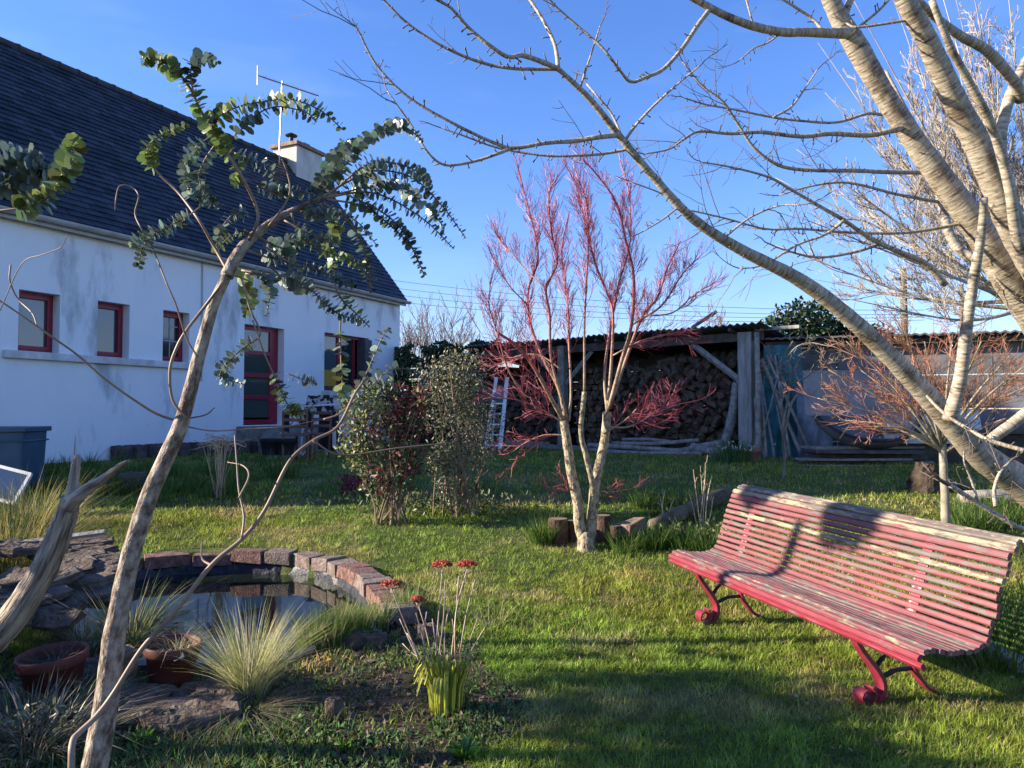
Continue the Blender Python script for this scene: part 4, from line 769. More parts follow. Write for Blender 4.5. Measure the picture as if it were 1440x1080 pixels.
# ---- coral bark maple in the middle
def limbmat():
    m = bpy.data.materials.new('maple limb'); m.use_nodes = True; t = m.node_tree; N = t.nodes.new; L3 = t.links.new; bs = t.nodes['Principled BSDF']; bs.inputs['Roughness'].default_value = .6
    a = N('ShaderNodeAttribute'); a.attribute_name = 'tuv'; sp = N('ShaderNodeSeparateXYZ'); L3(a.outputs['Vector'], sp.inputs[0]); n_ = N('ShaderNodeTexNoise'); n_.inputs['Scale'].default_value = 22; n_.inputs['Detail'].default_value = 5; L3(a.outputs['Vector'], n_.inputs['Vector'])
    ad = N('ShaderNodeMath'); ad.operation = 'ADD'; L3(sp.outputs['Z'], ad.inputs[0]); L3(n_.outputs[0], ad.inputs[1]); mr = N('ShaderNodeMapRange'); mr.inputs['From Min'].default_value = .75; mr.inputs['From Max'].default_value = 1.6; L3(ad.outputs[0], mr.inputs['Value'])
    mx = N('ShaderNodeMix'); mx.data_type = 'RGBA'; L3(mr.outputs[0], mx.inputs['Factor']); mx.inputs['A'].default_value = (.30, .22, .14, 1); mx.inputs['B'].default_value = (.33, .06, .07, 1)
    m2 = N('ShaderNodeMix'); m2.data_type = 'RGBA'; m2.blend_type = 'MULTIPLY'; m2.inputs['Factor'].default_value = .8; r = N('ShaderNodeValToRGB'); r.color_ramp.elements[0].position = .35; r.color_ramp.elements[0].color = (.35, .3, .28, 1); r.color_ramp.elements[1].position = .55; L3(n_.outputs[0], r.inputs['Fac']); L3(mx.outputs['Result'], m2.inputs['A']); L3(r.outputs[0], m2.inputs['B']); L3(m2.outputs['Result'], bs.inputs['Base Color']); return m
m_mt = M('maple trunk', (.08, .06, .04), (.36, .29, .19), (.42, .36, .25), sc_=22, rough=.8, bump=.7, bs=50, coord='tuv', st=(1.5, 1.5, .8), lo=.36, hi=.52); m_ml = limbmat() if True else M('maple limb', (.26, .09, .07), (.44, .20, .15), sc_=5, rough=.6, coord='tuv', st=(2, 2, 1)); m_mr = M('coral twig', (.22, .03, .05), (.42, .10, .125), sc_=4, rough=.5, spec=.45, coord='tuv', st=(2, 2, 1))
MBASE = gp(824, 774); MD = MBASE[1]
maple = thing('coral_bark_maple', MBASE, 'bare multi stemmed small tree with coral red twigs on a pale trunk in the lawn', 'tree')
b1, b2, b3 = MB(), MB(), MB()
for pts, w0, w1, dz_ in [([(824, 790), (822, 765), (815, 739), (812, 704), (803, 662), (797, 620), (793, 592)], 17, 12, -.02), ([(826, 790), (828, 765), (832, 738), (836, 690), (842, 657), (850, 620), (854, 579)], 17, 12, .03), ([(832, 730), (834, 700), (833, 679), (824, 640), (817, 607), (822, 551)], 9, 7, -.08)]:
    p, r = tr(pts, MD, MD+dz_*3, w0, w1, 6); b1.tube(p, r, 12, bump=.03)
b1.tube(smoothpath([MBASE-A(0, 0, .12), MBASE+A(0, 0, .0), MBASE+A(0, 0, .10), MBASE+A(0, 0, .17)], 3), [.12, .09, .07, .03], 14, bump=.06)
ml = [([(793, 592), (775, 560), (750, 515), (725, 485), (700, 468)], 10, 5, -.5), ([(795, 590), (785, 545), (764, 504), (745, 452), (743, 407), (756, 368), (753, 333), (740, 281), (724, 220)], 8, 2.5, .3), ([(797, 590), (790, 560), (775, 504), (773, 444), (768, 405), (784, 368), (775, 325), (772, 273), (782, 252)], 7, 2.5, -.35),
      ([(800, 592), (803, 550), (800, 480), (799, 440), (795, 400), (790, 350), (800, 300)], 6, 2, .5), ([(822, 551), (822, 504), (822, 452), (825, 391), (827, 339), (825, 286), (812, 250)], 6, 2, -.2), ([(854, 579), (860, 504), (862, 444), (856, 418), (840, 378), (825, 325), (814, 273), (800, 240)], 7, 2, .4),
      ([(856, 575), (875, 504), (888, 457), (891, 389), (880, 339), (867, 286), (838, 244), (819, 225)], 9, 2.4, -.4), ([(858, 570), (885, 492), (904, 444), (925, 418), (938, 378), (957, 339)], 8, 2.4, .2), ([(854, 579), (850, 530), (857, 470), (870, 400), (886, 340), (884, 270), (872, 225)], 7, 2, .6),
      ([(740, 560), (715, 520), (700, 470), (688, 430), (690, 395)], 4, 2, -.6), ([(800, 600), (760, 575), (725, 562), (700, 560)], 4, 2, -.3), ([(797, 612), (765, 612), (740, 622), (725, 632)], 3.5, 1.6, .1), ([(854, 600), (885, 600), (920, 582), (950, 570), (985, 562)], 4.5, 1.8, .3), ([(850, 610), (880, 590), (895, 575)], 4, 2, -.3),
      ([(862, 500), (900, 480), (940, 470), (985, 462)], 4, 1.8, -.2), ([(790, 520), (760, 500), (730, 500), (705, 512)], 4, 1.8, .2), ([(815, 700), (805, 690), (792, 682), (778, 685)], 3, 1.5, -.2), ([(835, 690), (860, 692), (885, 688)], 2.5, 1.3, .2), ([(888, 457), (930, 430), (960, 385), (985, 360)], 5, 2, .5), ([(904, 444), (945, 440), (975, 415), (1000, 400)], 4, 1.8, -.4), ([(768, 405), (740, 380), (715, 350), (700, 335)], 3, 1.6, .3), ([(743, 430), (715, 400), (695, 365)], 3, 1.6, -.3)]
om = dict(wob=.06, up=.15, n=4, ang=34, ls=.62, rmin=.0014, t0=.12)
for i, (pts, w0, w1, dz_) in enumerate(ml):
    p, r = tr(pts, MD, MD+dz_, w0*.68, w1*.7, 5); b2.tube(p, r, 7); L_ = np.sum(np.linalg.norm(np.diff(p, axis=0), axis=1)); side_ = pts[-1][1] > 445
    for k in range(int(L_*(24 if not side_ else 17))):
        t = (.28 if not side_ else .15)+(.7)*rng.random(); q, ax = along(p, t); ysc = (q[2]-EYE); o_ = dict(om); 
        if side_: o_['up'] = .02
        sz = (.24+.34*rng.random())*(.4 if pts[-1][1] > 670 else .7 if side_ else (1.2 if ysc < .6 else .5)); grow(b3, q, ax*.82+perp(ax)*.55, sz, .0030, 2 if t < .8 else 1, o_)
    q, ax = along(p, .99); grow(b3, q, ax, .2, .0025, 1, om)
b1.build('trunk', m_mt, maple, smooth=True); b2.build('limbs', m_ml, maple, smooth=True); b3.build('twigs', m_mr, maple)
# ---- low red twigged bush on the right with a slim trunk
RB = P(1330, 729, 6.6); RB[2] = G(RB[0], RB[1]); rb = thing('red_twigged_tree', RB, 'low spreading bare tree with reddish twigs on one slim trunk behind the bench', 'tree')
b1, b3 = MB(), MB(); p, r = tr([(1330, 740), (1329, 700), (1327, 660), (1325, 622)], RB[1], RB[1], 13, 10); b1.tube(p, r, 8, bump=.03); hubr = p[-1]; m_rb = M('olive red twig', (.20, .14, .07), (.36, .13, .09), sc_=1.2, rough=.6)
orb = dict(wob=.09, up=.05, n=5, ang=36, ls=.55, rmin=.0017, t0=.15)
for (x, y) in [(1150, 560), (1165, 520), (1190, 480), (1210, 520), (1235, 470), (1270, 460), (1300, 480), (1340, 470), (1380, 480), (1420, 500), (1450, 540), (1470, 580), (1180, 590), (1230, 600), (1400, 560), (1250, 530), (1360, 540), (1300, 520), (1460, 500)]:
    e = P(x, y, RB[1]+rng.normal(0, .5)); mid = hubr*.5+e*.5+A(0, 0, .04); p = smoothpath([hubr-A(0, 0, rng.random()*.12), mid, e], 6); b1.tube(p, [.014, .004], 5); L_ = np.linalg.norm(e-hubr)
    for k in range(int(L_*15)): t = .2+.78*rng.random(); q, ax = along(p, t); grow(b3, q, ax*.9+perp(ax)*.4, .12+.25*rng.random(), .0024, 2 if k % 2 else 1, orb)
b1.build('trunk', M('slim trunk', (.20, .18, .13), (.34, .31, .24), sc_=8, rough=.8), rb, smooth=True); b3.build('twigs', m_rb, rb)
M('stem grey', (.12, .10, .08), (.24, .21, .17), sc_=8, rough=.85)
# ---- contorted hazel by the sheet
HZ = P(1101, 682, 10.2); HZ[2] = G(HZ[0], HZ[1]); hz = thing('contorted_bare_tree', HZ, 'small twisted bare tree with curling grey branches in front of the blue green sheet', 'tree'); b1, b3 = MB(), MB()
for pts, w0, w1 in [([(1101, 685), (1103, 640), (1101, 600), (1108, 560), (1112, 520), (1105, 500), (1115, 480)], 5, 3), ([(1103, 610), (1112, 570), (1125, 545), (1118, 520), (1130, 498), (1145, 492)], 5, 2), ([(1104, 600), (1098, 570), (1104, 545), (1095, 520), (1083, 500), (1080, 485)], 5, 2), ([(1110, 540), (1135, 530), (1150, 515), (1170, 510)], 3, 1.5), ([(1105, 505), (1120, 488), (1140, 482), (1165, 486), (1185, 480)], 3, 1.5), ([(1101, 560), (1085, 540), (1078, 520), (1070, 515)], 3, 1.5)]:
    p, r = tr(pts, 10.2, 10.2+rng.normal(0, .3), w0*.8, w1*.8, 6, jit=.08); b1.tube(p, r, 6)
    for k in range(9): t = .3+.7*rng.random(); q, ax = along(p, t); grow(b3, q, ax*.5+perp(ax)*.8, .25, .0035, 1, dict(wob=.45, up=.02, n=3, ang=50, ls=.5, rmin=.003))
b1.build('trunk', MAT['stem grey'], hz, smooth=True); b3.build('twigs', MAT['stem grey'], hz)

# ---- eucalyptus on the left
m_eb = M('eucalyptus bark', (.10, .065, .045), (.33, .27, .215), (.43, .36, .29), sc_=26, rough=.75, bump=.7, coord='tuv', st=(1.5, 1.5, .8), lo=.38, hi=.56, bs=45); m_es = M('young stem', (.14, .09, .065), (.30, .21, .15), sc_=6, rough=.5)
EB = P(128, 1290, 2.25); EB[2] = 0; euc = thing('eucalyptus_tree', EB, 'slender leaning eucalyptus with round blue green leaves before the pond', 'tree')
b1, b2, lv = MB(), MB(), MB()
p, r = tr([(112, 1300), (125, 1120), (134, 1075), (150, 985), (160, 900), (165, 872), (184, 780), (213, 690), (250, 608), (262, 570), (280, 500), (300, 430), (319, 388)], 2.25, 2.15, 39, 13, 6); b1.tube(p, r, 16, bump=.02)
p, r = tr([(319, 388), (332, 362), (348, 340), (375, 318), (400, 302), (440, 284), (478, 270)], 2.15, 2.3, 19, 5, 6); b1.tube(p, r, 10)
b1.build('trunk', m_eb, euc, smooth=True)
def leafy(pts, d0, d1, w0, w1, t0=0.1, t1=1, sp=6.0, size=13, two=1, seedcol=0):
    p, r = tr(pts, d0, d1, w0, w1, 6, jit=.015); b2.tube(p, r*.8, 6)
    if t0 >= t1: return
    L_ = np.sum(np.linalg.norm(np.diff(p, axis=0), axis=1)); size = size*.98; step = sp*.72*(d0+d1)/2/F; n = max(2, int(L_*(t1-t0)/step)); ph = rng.random()*3
    pos, dr, nr, ls = [], [], [], []
    for i in range(n):
        t = t0+(t1-t0)*(i+.5)/n; q, ax = along(p, min(t, .999)); side = np.cross(ax, [0, 0, 1.0]); side = unit(side) if np.linalg.norm(side) > .15 else perp(ax); up_ = np.cross(side, ax)
        a_ = ph+(i % 2)*math.pi/2+rng.normal(0, .15); s1 = side*math.cos(a_)+up_*math.sin(a_); tp = 1-.55*max(0, (t-.75)/.25)
        for sg in (-1, 1):
            if rng.random() < .05: continue
            pos.append(q+s1*sg*.001); dr.append(s1*sg+ax*.15+rng.normal(0, .10, 3)-A(0, 0, .1)); nr.append(ax*1.0+rng.normal(0, .36, 3)); ls.append(size*tp*(.62+.62*rng.random())*(d0+d1)/2/F)
    n = len(pos); ls = np.array(ls); leaves(lv, np.array(pos), np.array(dr), np.array(nr), ls, ls*.92, DISC, vcol((.12, .165, .135) if rng.random() < .72 else (.16, .21, .07), n, .35, .08))
E = leafy
# bare stems
E([(250, 592), (225, 584), (200, 570), (150, 535), (110, 500), (75, 475), (0, 423), (-40, 400)], 2.2, 2.0, 5, 3, 1, 1)
E([(258, 585), (242, 560), (239, 520), (248, 490), (262, 465), (285, 435), (313, 398)], 2.1, 2.12, 5, 6, 1, 1)
E([(278, 502), (262, 475), (248, 430), (235, 400), (215, 350), (198, 320), (190, 300), (195, 275), (183, 262), (168, 262), (163, 280), (162, 296)], 2.05, 2.0, 3.6, 2, 1, 1)
E([(262, 600), (300, 606), (350, 603), (400, 600), (450, 590)], 2.2, 2.5, 3, 1.5, 1, 1)
E([(350, 603), (268, 588), (290, 583), (302, 573)][1:], 2.2, 2.2, 3, 2, 1, 1)
E([(0, 437), (30, 372), (60, 358), (85, 348), (95, 330)], 1.9, 1.8, 2, 1.5, 1, 1); E([(15, 372), (14, 395), (25, 420), (45, 440), (52, 458)], 1.9, 1.9, 3, 2.5, 1, 1)
# leafy ones
E([(322, 384), (300, 345), (280, 310), (250, 270), (222, 243), (208, 220), (212, 202), (235, 186), (262, 176)], 2.15, 2.25, 6, 2.5, .52, 1, 7, 13)
E([(350, 338), (362, 312), (360, 290), (342, 252), (318, 212), (303, 185), (285, 160), (268, 125), (250, 102), (230, 88), (208, 80), (203, 92)], 2.15, 1.95, 7, 3, .35, 1, 5, 16)
E([(298, 170), (330, 152), (370, 143), (410, 140), (450, 155), (482, 182)], 2.05, 2.2, 3.5, 2, .0, 1, 7, 15)
E([(330, 190), (350, 172), (362, 160), (390, 150), (430, 158), (445, 172)], 2.0, 2.1, 3, 2, .0, 1, 7, 13)
E([(272, 130), (268, 105), (272, 88), (288, 82), (306, 88)], 2.0, 1.95, 3, 2, .05, 1, 5, 13)
E([(300, 190), (278, 205), (262, 225), (262, 255), (275, 275), (292, 285)], 2.05, 2.1, 3, 2, .1, 1, 6, 14)
E([(305, 200), (288, 225), (280, 250), (292, 280), (310, 292)], 2.1, 2.15, 3, 2, .1, 1, 6, 13)
E([(330, 215), (350, 225), (375, 235), (395, 262)], 2.25, 2.3, 3, 2, .0, 1, 7, 12)
E([(312, 205), (330, 228), (338, 250), (330, 262)], 2.2, 2.2, 3, 2, .0, 1, 6, 14)
E([(350, 300), (330, 300), (312, 320), (305, 340)], 2.15, 2.1, 3, 2, .0, 1, 6, 12)
E([(378, 318), (402, 285), (408, 262), (400, 232), (396, 224)], 2.2, 2.2, 4, 2, 1, 1)
E([(362, 262), (385, 270), (410, 268), (440, 272), (452, 262)], 2.25, 2.3, 3, 2, .0, 1, 6, 13)
E([(283, 290), (262, 305), (238, 318), (215, 330), (200, 350), (195, 375)], 2.1, 2.0, 3, 2, .15, 1, 5, 14)
E([(215, 325), (200, 335), (180, 345)], 2.0, 1.95, 2, 1.5, .1, 1, 5, 12)
E([(360, 330), (330, 330), (310, 345), (300, 352)], 2.2, 2.2, 3, 2, .1, 1, 6, 11)
for pts in [[(440, 284), (470, 250), (500, 215), (530, 187), (565, 177), (595, 198)], [(445, 283), (490, 255), (530, 240), (580, 250), (622, 290), (655, 335)], [(460, 278), (510, 270), (550, 280), (600, 312), (638, 350)], [(460, 280), (510, 290), (550, 318), (580, 350), (597, 388)], [(455, 285), (490, 310), (510, 345), (518, 380), (522, 412)], [(440, 284), (460, 240), (480, 212), (500, 198)],
            [(470, 275), (520, 262), (560, 262), (600, 290), (625, 320)], [(450, 285), (472, 320), (462, 350), (470, 380)], [(480, 270), (540, 300), (570, 330), (590, 372)], [(420, 295), (440, 300), (470, 300), (500, 310), (530, 345)], [(470, 268), (510, 235), (545, 228), (585, 240), (605, 262)]]:
    E(pts, 2.28, 2.28+rng.uniform(-.2, .45), 4, 1.8, .12, 1, 6, 12.5)
for pts in [[(322, 385), (345, 395), (350, 420), (348, 445)], [(340, 380), (372, 388), (380, 410), (374, 445)], [(345, 350), (372, 360), (400, 362), (420, 340), (430, 318)], [(345, 385), (400, 388), (430, 400), (455, 425), (478, 442), (505, 450)], [(380, 375), (410, 400), (440, 405)], [(370, 345), (410, 370), (450, 380), (480, 395), (500, 400)], [(360, 330), (385, 345), (410, 350), (405, 330)], [(470, 400), (480, 420), (500, 440), (520, 460)], [(410, 300), (420, 330), (450, 350), (490, 365), (520, 380)], [(400, 310), (440, 330), (480, 345)]]:
    E(pts, 2.2, 2.25+rng.uniform(-.1, .2), 4, 2, .2, 1, 6, 12)
E([(340, 392), (352, 435), (366, 470), (345, 487), (322, 508), (310, 530), (342, 540)], 2.15, 2.1, 4, 2, .42, 1, 6, 13)
E([(355, 450), (375, 505), (392, 540), (404, 568), (418, 580), (442, 572)], 2.15, 2.2, 3.5, 1.8, .3, 1, 6, 13); E([(404, 525), (430, 535), (445, 535)], 2.2, 2.2, 2, 1.5, .0, 1, 6, 11)
E([(480, 440), (478, 470), (480, 510), (482, 545), (484, 572)], 2.4, 2.5, 3, 3, .2, 1, 9, 13); E([(484, 572), (505, 545), (522, 510), (535, 480), (548, 458)], 2.5, 2.6, 3, 1.5, .1, 1, 9, 12); E([(455, 590), (480, 580), (520, 545), (550, 520), (585, 520)], 2.5, 2.6, 4, 2, .3, 1, 8, 14)
E([(-60, 262), (-20, 240), (20, 232), (50, 236), (82, 245)], 1.75, 1.7, 3, 2, .1, 1, 7, 20); E([(-60, 300), (0, 296), (40, 290), (70, 275), (88, 245), (104, 212), (98, 190)], 1.7, 1.65, 4, 3, .25, 1, 7, 20); E([(-60, 275), (0, 262), (40, 262), (70, 272)], 1.8, 1.75, 3, 2, .1, 1, 7, 19); E([(-40, 250), (0, 222), (30, 215), (60, 225)], 1.75, 1.7, 3, 2, .1, 1, 8, 18)
# long bare foreground stem
p, r = tr([(95, 1300), (100, 1090), (102, 1045), (112, 1030), (135, 1008), (160, 975), (200, 912), (245, 862), (297, 795), (340, 758), (372, 718), (407, 649), (440, 620), (475, 600), (500, 552), (518, 530)], 2.0, 2.45, 12, 4, 6); b2.tube(p, r*.85, 8)
for pts, w0 in [([(297, 795), (284, 785), (284, 760)], 4), ([(340, 757), (343, 725), (336, 690), (333, 650), (330, 612)], 4), ([(336, 700), (350, 670), (342, 655), (320, 650)], 3), ([(440, 620), (480, 640), (560, 630), (640, 622)], 3)]: p, r = tr(pts, 2.25, 2.4, w0, 1.8); b2.tube(p, r, 5)
b2.build('stems', m_es, euc, smooth=True); m_el = M('eucalyptus leaf', (1, 1, 1), attr='Col', rough=.36, spec=.5, trans=.25); lv.build('leaves', m_el, euc)
# ---- driftwood
m_dr = M('driftwood', (.10, .075, .055), (.36, .29, .22), (.48, .41, .32), sc_=11, rough=.85, bump=1, coord='tuv', st=(5, 5, .45), lo=.36, hi=.55, bs=18)
b = MB(); p, r = tr([(-150, 1010), (-60, 940), (0, 888), (35, 845), (62, 800), (82, 755), (95, 720), (100, 700)], 3.1, 3.0, 48, 25, 6); b.tube(p, r, 14, bump=.05); p, r = tr([(98, 712), (102, 695), (104, 675), (107, 650), (109, 640)], 3.0, 3.0, 23, 7, 6); b.tube(p, r, 10, bump=.08); p, r = tr([(98, 712), (110, 698), (130, 683), (150, 670), (168, 656), (181, 648)], 3.0, 2.9, 23, 5, 6); b.tube(p, r, 10, bump=.08); p, r = tr([(104, 650), (105, 630), (106, 612)], 3.0, 3.0, 2, 1); b.tube(p, r, 5)
tag(b.build('driftwood', m_dr, smooth=True), 'bleached forked driftwood trunk leaning at the left end of the pond', 'driftwood')
# ---------------------------------------------------------------- grasses: reusable tuft
def tuft(mb, c, n, h, spread, w, cols, bend=(.3, 1.0), rad=.05, seg=3, hv=.3):
    a = rng.random(n)*2*math.pi; rr_ = rad*np.sqrt(rng.random(n)); d = np.stack([np.cos(a), np.sin(a), a*0], -1); base = np.asarray(c)+d*rr_[:, None]; d2 = d+rng.normal(0, .35, (n, 3))
    cs = np.array([cols[i] for i in rng.integers(len(cols), size=n)]); cs = cs*(1+rng.normal(0, .2, (n, 1)))
    blades(mb, base, d2, h*(1+rng.normal(0, hv, n)).clip(.3, 1.6), w, rng.uniform(bend[0], bend[1], n)*spread, seg, np.clip(cs, .005, 1))
GR = [(.07, .14, .02), (.10, .17, .03), (.05, .11, .02), (.16, .20, .05)]
STRAW = [(.42, .34, .19), (.34, .27, .15), (.50, .44, .28)]
# ---- lawn blades, one mesh
b = MB()
def scatter(n, y0, y1, pw=1.0, mg=1.15):
    y = y0*(y1/y0)**rng.random(n) if pw == 0 else y0+(y1-y0)*rng.random(n); x = (rng.random(n)*2-1)*y*.667*mg+0; return x, y
for (n, y0, y1, h, wd, bd) in [(150000, 2.2, 4.6, .040, .0040, 1.0), (170000, 4.2, 8.5, .040, .0062, .9), (110000, 8, 18.5, .042, .011, .8)]:
    x, y = scatter(n, y0, y1, 0); bedm = inbed(x, y); k = ~inpoly(x, y, pc+(pond_poly-pc)*1.12)
    k &= ~bedm | (rng.random(n) < .16); k &= (x-W0[0])*WN[0]+(y-W0[1])*WN[1] > .3; k &= ((x-PF[0])*SB[0]+(y-PF[1])*SB[1] < -.1) | (x < PL[0]-3) 
    k &= rng.random(n) < (.45+1.1*fbm(x*3.3, y*3.3, 21)); x, y = x[k], y[k]; n = len(x)
    dry = ss((fbm(x*1.9, y*1.9, 11)-.53)*5)*.8; lush = fbm(x*.9, y*.9, 31); tu = fbm(x*4.5, y*4.5, 41)
    col = np.array([.205, .275, .034])*(1-dry[:, None])+np.array([.36, .33, .10])*dry[:, None]; q = rng.random(n) < .06+.24*dry; col[q] = [.34, .28, .14]
    cl_ = fbm(x*13, y*13, 44); col *= (.55+.9*tu)[:, None]*(.25+1.5*cl_)[:, None]*(1+rng.normal(0, .22, (n, 1))); col[:, 0] *= (.75+.6*lush)
    hh = h*(.45+.7*tu+.6*(cl_-.3))*(1+rng.normal(0, .25, n)).clip(.4, 1.9)*(1+.4*ss((lush-.55)*6)); blades(b, np.stack([x, y, G(x, y)-.003], -1), rdir(n), hh, wd, rng.uniform(.2, 1.3, n)*bd, 2, np.clip(col, .008, .6))
o = b.build('grass', m_blade, kind='stuff')
# taller fringe grass along edges
b = MB(); tall = [(x, 690+rng.normal(0, 6)) for x in np.arange(40, 330, 9)]+[(x, 668+rng.normal(0, 8)) for x in np.arange(60, 420, 8)]+[(765+rng.normal(0, 8), 765) for _ in range(9)]+[(x, 772+rng.normal(0, 4)) for x in np.arange(870, 1000, 7)]+[(x, 715+rng.normal(0, 9)) for x in np.arange(900, 1000, 8)]+[(1380+rng.normal(0, 35), 735+rng.normal(0, 14)) for _ in range(34)]+[(1400+rng.normal(0, 30), 900+rng.normal(0, 25)) for _ in range(34)]
for (x, y) in tall:
    q = gp(x, y); tuft(b, q, 60, .17*(.7+.6*rng.random()), 1, .008, GR, (.2, .9), .10)
for (x, y) in [(x, 700+rng.normal(0, 6)) for x in np.arange(500, 690, 9)]: tuft(b, gp(x, y), 40, .12, 1, .009, GR+STRAW[:1], (.2, .9), .1)
for k in range(60): x = rng.uniform(430, 580); y = 915-(x-430)*.33+rng.normal(0, 5); tuft(b, gp(x, y), 60, .16, 1, .004, [(.13, .22, .03), (.2, .28, .06), (.09, .17, .02)]+STRAW[:1], (.1, .7), .06)
b.build('long_grass', m_blade, kind='stuff')
# ---- flower bed cover: low weeds, dead leaves, stones
b = MB(); n = 90000; x, y = scatter(n, 1.9, 5.4, 0); k = inbed(x, y) & (rng.random(n) < ss((fbm(x*3, y*3, 51)-.40)*4)); x, y = x[k], y[k]; n = len(x)
base = np.stack([x, y, G(x, y)+.005+.03*rng.random(n)], -1); leaves(b, base, rdir(n, .5), rdir(n, 1.2), rng.uniform(.015, .035, n), rng.uniform(.006, .016, n), LEAF, vcol((.085, .15, .045), n, .45))
x, y = scatter(60000, 1.9, 5.4, 0); k = inbed(x, y) & (rng.random(60000) < ss((fbm(x*2, y*2, 61)-.42)*5)); x, y = x[k], y[k]; n = len(x)
blades(b, np.stack([x, y, G(x, y)], -1), rdir(n), rng.uniform(.03, .10, n), .0032, rng.uniform(.3, 1.4, n), 2, vcol((.11, .19, .05), n, .45)); b.build('weeds', m_blade, kind='stuff')
b = MB(); n = 16000; x, y = scatter(n, 1.9, 5.2, 0); k = inbed(x, y); x, y = x[k], y[k]; n = len(x)
base = np.stack([x, y, G(x, y)+.012], -1); cs = np.array([(.16, .09, .05), (.10, .06, .04), (.28, .19, .11), (.07, .05, .035)])[rng.integers(4, size=n)]*(1+rng.normal(0, .2, (n, 1)))
leaves(b, base, rdir(n), rdir(n, 1.5), rng.uniform(.012, .045, n), rng.uniform(.010, .025, n), DIAM, np.clip(cs, .01, 1)); n = 5200; x, y = scatter(n, 2.3, 13, 0); k = ~inpoly(x, y, pc+(pond_poly-pc)*1.1) & ~inbed(x, y) & (rng.random(n) < .25+.9*(fbm(x*1.3, y*1.3, 81) > .5)); x, y = x[k], y[k]; n = len(x); cs = np.array([(.20, .12, .06), (.12, .075, .045), (.32, .24, .13)])[rng.integers(3, size=n)]*(1+rng.normal(0, .2, (n, 1)))
leaves(b, np.stack([x, y, G(x, y)+.018+.012*rng.random(n)], -1), rdir(n), rdir(n, 1.5), rng.uniform(.012, .038, n), rng.uniform(.008, .022, n), DIAM, np.clip(cs, .01, 1)); b.build('leaf_litter', m_blade, kind='stuff')
b = MB(); m_peb = M('soil crumbs', (.055, .038, .028), (.16, .12, .095), sc_=9, rough=.95, island=.4)
n = 3600; x, y = scatter(n, 1.9, 5.0, 0); k = inbed(x, y); x, y = x[k], y[k]
for xx, yy in zip(x, y): s_ = .006+.014*rng.random()**2; b.box((xx, yy, G(xx, yy)+s_*.3), (s_*2, s_*1.6, s_*1.3), rz(rng.random()*3)@rx(rng.normal(0, .4)), jit=s_*.28)
b.build('soil_clods', m_peb, kind='stuff')
# dead mounded plants bottom left
for i, (x, y, s_, lab) in enumerate([(45, 1060, 1.0, 'mound of curled dead grey brown foliage in the lower left corner'), (95, 1000, .7, 'dry greyish herb in front of the left flowerpot')]):
    q = gp(x, y); b = MB(); tuft(b, q, 700, .20*s_, 1.2, .006, [(.30, .25, .18), (.20, .16, .11), (.13, .12, .07), (.10, .15, .03)], (.5, 1.5), .22*s_, 3); n = 500; d = rdir(n, .6)
    leaves(b, q+d*rng.random((n, 1))**.5*A(.24, .2, .2)*s_, rdir(n), rdir(n), .035, .012, LEAF, vcol((.13, .13, .08), n, .5)); tag(b.build('dead_plant', m_leafc), lab, 'plant')
# fresh leaf rosettes
rl = ['bright green seedling leaves at the bottom edge under the yellow leaf clump', 'small green rosette right beside the eucalyptus foot', 'pale green sprout on the soil left of centre bottom', 'small white flowered weed at the pond bank near the dry flower stems', 'young leafy weed on the bank left of the dry flower stems', 'green rosette between the eucalyptus and the tufted sedge', 'light green shoot at the far left edge of the bed', 'low weed left of the tufted sedge foot']
for i, (x, y, s_) in enumerate([(655, 1068, .09), (200, 1045, .07), (485, 1055, .05), (545, 880, .09), (520, 905, .10), (225, 1030, .06), (20, 1000, .08), (330, 1035, .07)]):
    q = gp(x, y); b = MB(); n = 70 if i not in (3, 4) else 170; a = rng.random(n)*6.28; d = np.stack([np.cos(a), np.sin(a), rng.uniform(.2, 1.6, n)], -1); col = (.16, .30, .04) if i not in (3, 4) else (.08, .16, .03)
    leaves(b, q+d*[.3, .3, .35]*s_*rng.random((n, 1)), d, rdir(n, 1), s_*rng.uniform(.4, .8, n), s_*.25, LEAF, vcol(col, n, .25)); tag(b.build('leafy_weed', m_leafc), rl[i], 'weed', 'leafy weeds in the bed')
# dandelion
q = gp(462, 945); b = MB(); n = 60; a = rng.random(n)*6.28; d = np.stack([np.cos(a), np.sin(a), rng.uniform(.1, 1.2, n)], -1); hd = q+A(0, 0, .06); dn = tag(bpy.data.objects.new('dandelion', None), 'single yellow dandelion in the shaded bed beside the tufted sedge', 'flower'); sc.collection.objects.link(dn); dn.location = q
leaves(b, hd+d*0, d, rdir(n, 1), .016, .004, DIAM, vcol((.85, .62, .02), n, .08, .02)); b.build('petals', m_leafc, dn); b = MB(); b.tube([q, hd], .0018, 4); b.build('stem', MAT['olive red twig'], dn)
# ---- pheasant-tail sedge tufts
def sedge(px, py, h, n, lab, cols, rad=.07, w=.0028, sp=1.0, nm='sedge_tuft', bend=(.25, 1.5)):
    q = gp(px, py); b = MB(); tuft(b, q, n, h, sp, w, cols, bend, rad, 5, .28); tag(b.build(nm, m_blade), lab, 'ornamental grass')
sedge(352, 985, .33, 950, 'pale green arching ornamental grass tuft at the near side of the pond', [(.42, .42, .15), (.34, .38, .11), (.52, .47, .28), (.62, .54, .38), (.25, .30, .08)], sp=.75)
sedge(345, 1005, .14, 420, 'skirt of grey dead blades under the arching ornamental grass', [(.30, .25, .18), (.20, .17, .12)], .1, .003, 2.2, 'dead_grass_skirt', (.8, 1.6))
sedge(180, 925, .34, 420, 'loose green sedge behind the eucalyptus trunk at the pond edge', [(.10, .16, .03), (.16, .18, .05), (.30, .25, .12)], .08, .004)
sedge(120, 925, .24, 200, 'small dark sedge between driftwood and eucalyptus', [(.08, .12, .03), (.25, .2, .1)], .08, .004)
